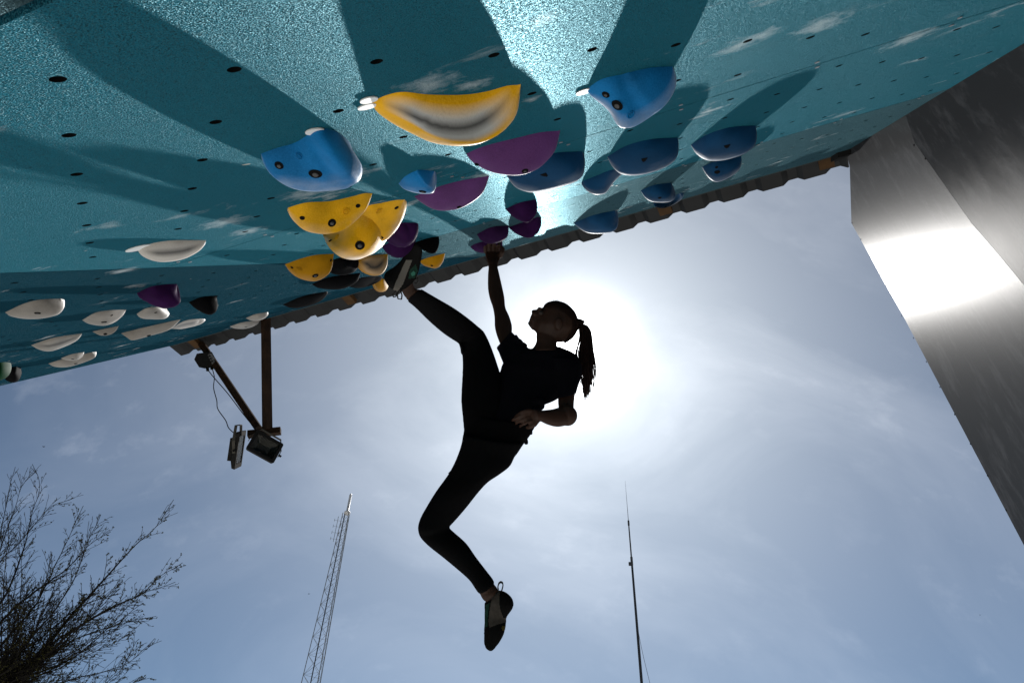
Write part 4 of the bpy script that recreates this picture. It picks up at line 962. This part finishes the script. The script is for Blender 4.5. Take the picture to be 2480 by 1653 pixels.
# ------------------------------------------------------------------ far masts
def ground_point(x, y, dist):                   # base of a vertical passing through pixel ray at horizontal distance
    r = ray(x, y); h = math.hypot(r.x, r.y); k = dist / h; p = CAM + r * k; return p
top = ground_point(850, 1195, 62.0); zt = top.z
mast = empty('lattice_mast', (top.x, top.y, 0), 'tall lattice radio mast with a white tube on top, left of the climber', 'radio mast')
MST = mat('mast_steel', (.09, .095, .10), .6)
zl = ground_point(843, 1242, 62.0).z
def mw(z): f = z / zl; return 2.4 - 1.8 * f if z > 0 else 2.4
azm = math.atan2(top.y, top.x)
def mp_(z, k):
    a = azm + math.radians(200 + 120 * k); w = mw(z) * .68; return Vector((top.x + math.cos(a) * w, top.y + math.sin(a) * w, z))
q = MB()
for k in range(3): q.tube([mp_(z, k) for z in np.linspace(0, zl, 12)], .036, 6)
q.build('mast_legs', MST, mast)
q = MB(); z = 0.0; i = 0
while z < zl - .5:
    h = 1.0 * mw(z) + .25; z2_ = min(zl, z + h)
    for k in range(3):
        a, b = (k, (k + 1) % 3)
        q.tube([mp_(z, a), mp_(z2_, b)], .014, 4, False); q.tube([mp_(z, b), mp_(z2_, a)], .014, 4, False); q.tube([mp_(z2_, a), mp_(z2_, b)], .013, 4, False)
    z = z2_; i += 1
q.build('bracing', MST, mast)
q = MB(); q.tube([(top.x - .2, top.y, z_) for z_ in (0, zl)], .05, 6); q.build('feeder_cable', BLACK, mast)
q = MB(); q.tube([(top.x, top.y, zl - .1), (top.x, top.y, zl + .1), (top.x, top.y, zl + .25), (top.x, top.y, zt - .15), (top.x, top.y, zt)], [.30, .30, .13, .13, .07], 10); q.build('top_antenna', mat('antenna_white', (.3, .3, .3), .5), mast, True)
sidev = Vector((-math.sin(azm), math.cos(azm), 0))
q = MB(); p = Vector((top.x, top.y, zl - 3.2)) + sidev * .75
q.tube([p, p + Vector((0, 0, 2.7))], .025, 5)
for k in range(4):
    c_ = p + Vector((0, 0, .3 + k * .65)); q.tube([c_ - sidev * .5, c_ + sidev * .3], .015, 4); q.tube([c_ + sidev * .3 - Vector((0, 0, .16)), c_ + sidev * .3 + Vector((0, 0, .16))], .02, 4)
q.build('dipole_array', MST, mast)

_ax = Vector((math.cos(azm), math.sin(azm), 0)); _rot = Matrix.Rotation(math.radians(-2.4), 3, _ax)
mast.rotation_euler = _rot.to_euler(); mast.location = top - _rot @ Vector((0, 0, zt))
t2 = ground_point(1514, 1163, 26.0); bx, by = t2.x, t2.y
m2_ = empty('pole_mast', (bx, by, 0), 'slender dark telescopic pole antenna with a loose wire, right of the climber', 'pole mast')
DK = mat('dark_pole_paint', (.03, .032, .035), .5)
zA = ground_point(1524, 1265, 26.0).z; zB = ground_point(1530, 1362, 26.0).z
q = MB(); q.tube([(bx, by, 0), (bx, by, zB)], [.075, .042], 10); q.build('lower_pole', DK, m2_, True)
q = MB(); q.tube([(bx, by, zB), (bx, by, zA)], [.032, .026], 8); q.build('middle_pole', DK, m2_, True)
q = MB(); q.tube([(bx, by, zA), (bx, by, (zA + t2.z) / 2), (bx, by, t2.z)], [.013, .008, .003], 6); q.build('whip', DK, m2_, True)
q = MB(); q.cyl((bx, by, zA - .12), (bx, by, zA + .1), .04, 8); q.build('collar', DK, m2_)
q = MB(); q.cyl((bx, by, zB - .1), (bx, by, zB + .25), .05, 8); q.box((bx - .08, by, zB - .05), Vector((.05, 0, 0)), Vector((0, .03, 0)), Vector((0, 0, .07))); q.build('collar', DK, m2_)
pe = ground_point(1574, 1653, 25.2)
q = MB(); P = []
for k in range(14):
    f = k / 13; a = Vector((bx, by, zB - .7)); P.append(a.lerp(pe, f) + Vector((-.12 * math.sin(f * math.pi), 0, 0)))
de = U(pe - P[-2]); P.append(Vector((pe.x + .12, pe.y, 0.0)))
q.tube(P, .007, 4); q.build('guy_wire', DK, m2_)

# ------------------------------------------------------------------ budding bare tree, lower left
def zt_(x, y): return (x * .3846, 1050 + y * .3846)
tree = empty('tree', (0, 0, 0), 'bare spring tree with yellow-green buds at the lower left', 'tree')
BARK = mat('dark_bark', (.007, .006, .005), .9, var=.4, vscale=6); BUD = mat('yellow_green_buds', (.034, .032, .009), .8, var=.4, vscale=3)
DT = 13.0
hub = cp(-330, 2050, DT)
gz = Vector((hub.x, hub.y, 0)); tree.location = gz
br = MB(); tk = MB(); bd = MB(); R = random.Random(11)
tk.tube([gz, gz.lerp(hub, .35) + Vector((.06, .04, 0)), gz.lerp(hub, .7) + Vector((-.04, 0, 0)), hub], [.24, .19, .16, .14], 12)
tk.build('trunk', BARK, tree, True)
def bud(p, s):
    # a small tuft of blossom scales
    for k in range(R.randint(2, 4)):
        d = Vector((R.gauss(0, 1), R.gauss(0, 1), R.gauss(0, 1))).normalized(); c = p + d * s * .6
        x = Vector((R.gauss(0, 1), R.gauss(0, 1), R.gauss(0, 1))).normalized() * s * (.5 + .5 * R.random()); y = x.cross(d).normalized() * s * .5; z = d * s * .5
        bd.add([c + x, c + y, c - x, c - y, c + z, c - z], [(0, 1, 4), (1, 2, 4), (2, 3, 4), (3, 0, 4), (1, 0, 5), (2, 1, 5), (3, 2, 5), (0, 3, 5)])
def grow(p, d, L, r, lvl, buds):
    n = max(3, int(L / .10)); pts = [p]; rad = [r]; dd = d.copy(); kids = []
    for i in range(n):
        dd = U(dd + Vector((R.gauss(0, 1), R.gauss(0, 1), R.gauss(0, 1))) * .085 + Vector((0, 0, .02)))
        pts.append(pts[-1] + dd * (L / n)); rad.append(max(.004, r * (1 - .88 * (i + 1) / n)))
        kids.append((pts[-1], dd.copy(), rad[-1], (i + 1) / n))
    br.tube(pts, rad, 5 if r > .008 else 3, False)
    if lvl < 3:
        for (q_, dq, rq, f) in kids:
            if f < .12: continue
            if R.random() < (.72 if lvl == 1 else .55):
                ax = U(dq.cross(Vector((R.gauss(0, 1), R.gauss(0, 1), R.gauss(0, 1))))); nd = U(dq * math.cos(.7) + ax * math.sin(.7))
                grow(q_, U(nd + Vector((0, 0, .12))), L * (1.05 - f * .55) * R.uniform(.25, .5), rq * .55, lvl + 1, buds)
    if buds > 0:
        for (q_, dq, rq, f) in kids:
            if R.random() < buds * (1.0 if lvl >= 2 else .5) and f < .92: bud(q_ + Vector((R.gauss(0, 1), R.gauss(0, 1), R.gauss(0, 1))) * .01, R.uniform(.010, .020))
EXTRA = []
for k_ in range(24):
    a_ = R.uniform(.1, 1.45); l_ = R.uniform(600, 1180) * (1.0 if a_ < .9 else .85)
    ex, ey = math.cos(a_) * l_ * .95 - 60, 1640 - math.sin(a_) * l_ * 1.1
    EXTRA.append(([(-300, 2050), (-60 + R.uniform(-60, 60), 1640 + R.uniform(-40, 60)), (ex * .5 + R.uniform(-50, 50), 1640 + (ey - 1640) * .42 + R.uniform(-40, 40)), (ex, ey)], R.uniform(12.2, 14.4), R.uniform(.03, .045), R.uniform(.1, .35)))
LIMBS = [([(-300, 2100), (100, 1560), (300, 1330), (520, 1060), (700, 870), (850, 700), (1000, 560), (1095, 415)], 13.0, .075, .55),
 ([(-250, 2100), (150, 1540), (450, 1250), (700, 1090), (900, 1000), (1010, 900), (1150, 810)], 12.4, .065, .6),
 ([(-200, 2000), (80, 1570), (300, 1400), (520, 1270), (830, 1180), (980, 1145)], 13.5, .05, .55),
 ([(-400, 1750), (0, 1190), (200, 1010), (420, 850), (560, 700), (700, 615)], 13.2, .06, .4),
 ([(-500, 1700), (-60, 1150), (60, 960), (140, 760), (210, 480), (250, 300), (205, 190)], 14.0, .055, .12),
 ([(-200, 2300), (120, 1700), (400, 1560), (640, 1500), (830, 1430), (900, 1360), (970, 1285)], 12.2, .045, .45),
 ([(-300, 1950), (0, 1480), (250, 1290), (500, 1090), (760, 1000)], 12.8, .05, .35),
 ([(-550, 1550), (-120, 960), (-20, 700), (50, 400), (92, 205)], 14.5, .05, .08),
 ([(-500, 1600), (-80, 900), (60, 560), (150, 320), (232, 225)], 13.8, .045, .08),
 ([(-400, 1850), (0, 1340), (220, 1080), (330, 860), (440, 640), (520, 450)], 13.6, .05, .35),
 ([(-350, 1950), (60, 1440), (280, 1190), (450, 950), (520, 780), (630, 505)], 12.6, .045, .25),
 ([(-300, 2200), (100, 1640), (400, 1440), (660, 1290), (800, 1150)], 14.0, .045, .3),
 ([(-300, 2400), (200, 1800), (560, 1640), (760, 1480), (860, 1300), (875, 1290)], 13.0, .04, .25),
 ([(-600, 1500), (-200, 1100), (0, 800), (110, 700), (300, 480), (465, 400)], 14.3, .045, .2),
 ([(-500, 1700), (-100, 1350), (150, 1130), (260, 1000), (330, 760)], 12.9, .04, .3),
 ([(-300, 1900), (100, 1500), (420, 1260), (780, 1060), (1000, 970), (1100, 930)], 12.7, .045, .5),
 ([(-300, 2300), (300, 1720), (600, 1620), (800, 1580), (915, 1535)], 12.5, .035, .4)]
for pts, dz, r0, bds in LIMBS + EXTRA:
    S = spl(pts, 46); dz0 = dz; P = []
    hubx = hub
    for i, (x, y) in enumerate(S):
        f = i / 45; p = cp(*zt_(x, y), DT + (dz0 - DT) * min(1, f * 1.5)); P.append(p + Vector((noise.noise(Vector((i * .3, r0 * 99, 0))), noise.noise(Vector((i * .3, 5, r0 * 99))), 0)) * .03)
    P[0] = hub.copy(); P[1] = P[0].lerp(P[2], .5)
    rad = [max(.005, r0 * .75 * (1 - i / 45) ** 1.1 + .0012) for i in range(46)]
    br.tube(P, rad, 6, False)
    for i in range(5, 44):
        f = i / 45; d = U(P[i + 1] - P[i - 1])
        for _ in range(2):
            if R.random() < .8:
                ax = U(d.cross(Vector((R.gauss(0, 1), R.gauss(0, 1), R.gauss(0, 1))))); a_ = R.uniform(.4, .8)
                grow(P[i], U(d * math.cos(a_) + ax * math.sin(a_) + Vector((0, 0, .1))), R.uniform(.25, .85) * (1.15 - f * .75), rad[i] * .5, 1 if R.random() < .55 else 2, bds)
        if R.random() < bds * .9 and f > .4: bud(P[i], .02)
br.build('branches', BARK, tree, True)
bd.build('buds', BUD, tree)
print('tree verts', len(br.v), len(bd.v))

# two tiny birds
for (x, y, s_, lb) in ((106, 1081, .16, 'tiny dark bird high in the blue sky above the tree'), (748, 1437, .12, 'tiny dark bird left of the lattice mast')):
    c_ = cp(x, y, 60); q = Blob(); q.ball(c_, s_ * .5, (1, .5, .5)); q.add([c_, c_ + WX_ * s_ + WY_ * s_ * .5, c_ + WX_ * s_ * .5 - CF * .03, c_ - WX_ * s_ + WY_ * s_ * .4, c_ - WX_ * s_ * .5 - CF * .03], [(0, 1, 2), (0, 4, 3)])
    o = q.build('bird', BLACK, None); tag(o, lb, 'bird', 'birds in the sky')

o_ = cp(2373, 1488, 60); q = Blob(); q.ball(o_, .04, (1, .5, .5)); q.add([o_, o_ + WX_ * .09 + WY_ * .04, o_ + WX_ * .04 - CF * .03, o_ - WX_ * .09 + WY_ * .03, o_ - WX_ * .04 - CF * .03], [(0, 1, 2), (0, 4, 3)])
o = q.build('bird', BLACK, None); tag(o, 'tiny dark bird low in the sky at the right', 'bird', 'birds in the sky')
# everything painted, woody or plastic gets the rough coating shader
for m_ in bpy.data.materials:
    if m_.use_nodes and 'Principled BSDF' in m_.node_tree.nodes and m_.name not in ('lamp_cover_glass', 'galvanised_steel', 'white_plastic_tag', 'antenna_white'):
        matte(m_, .008)
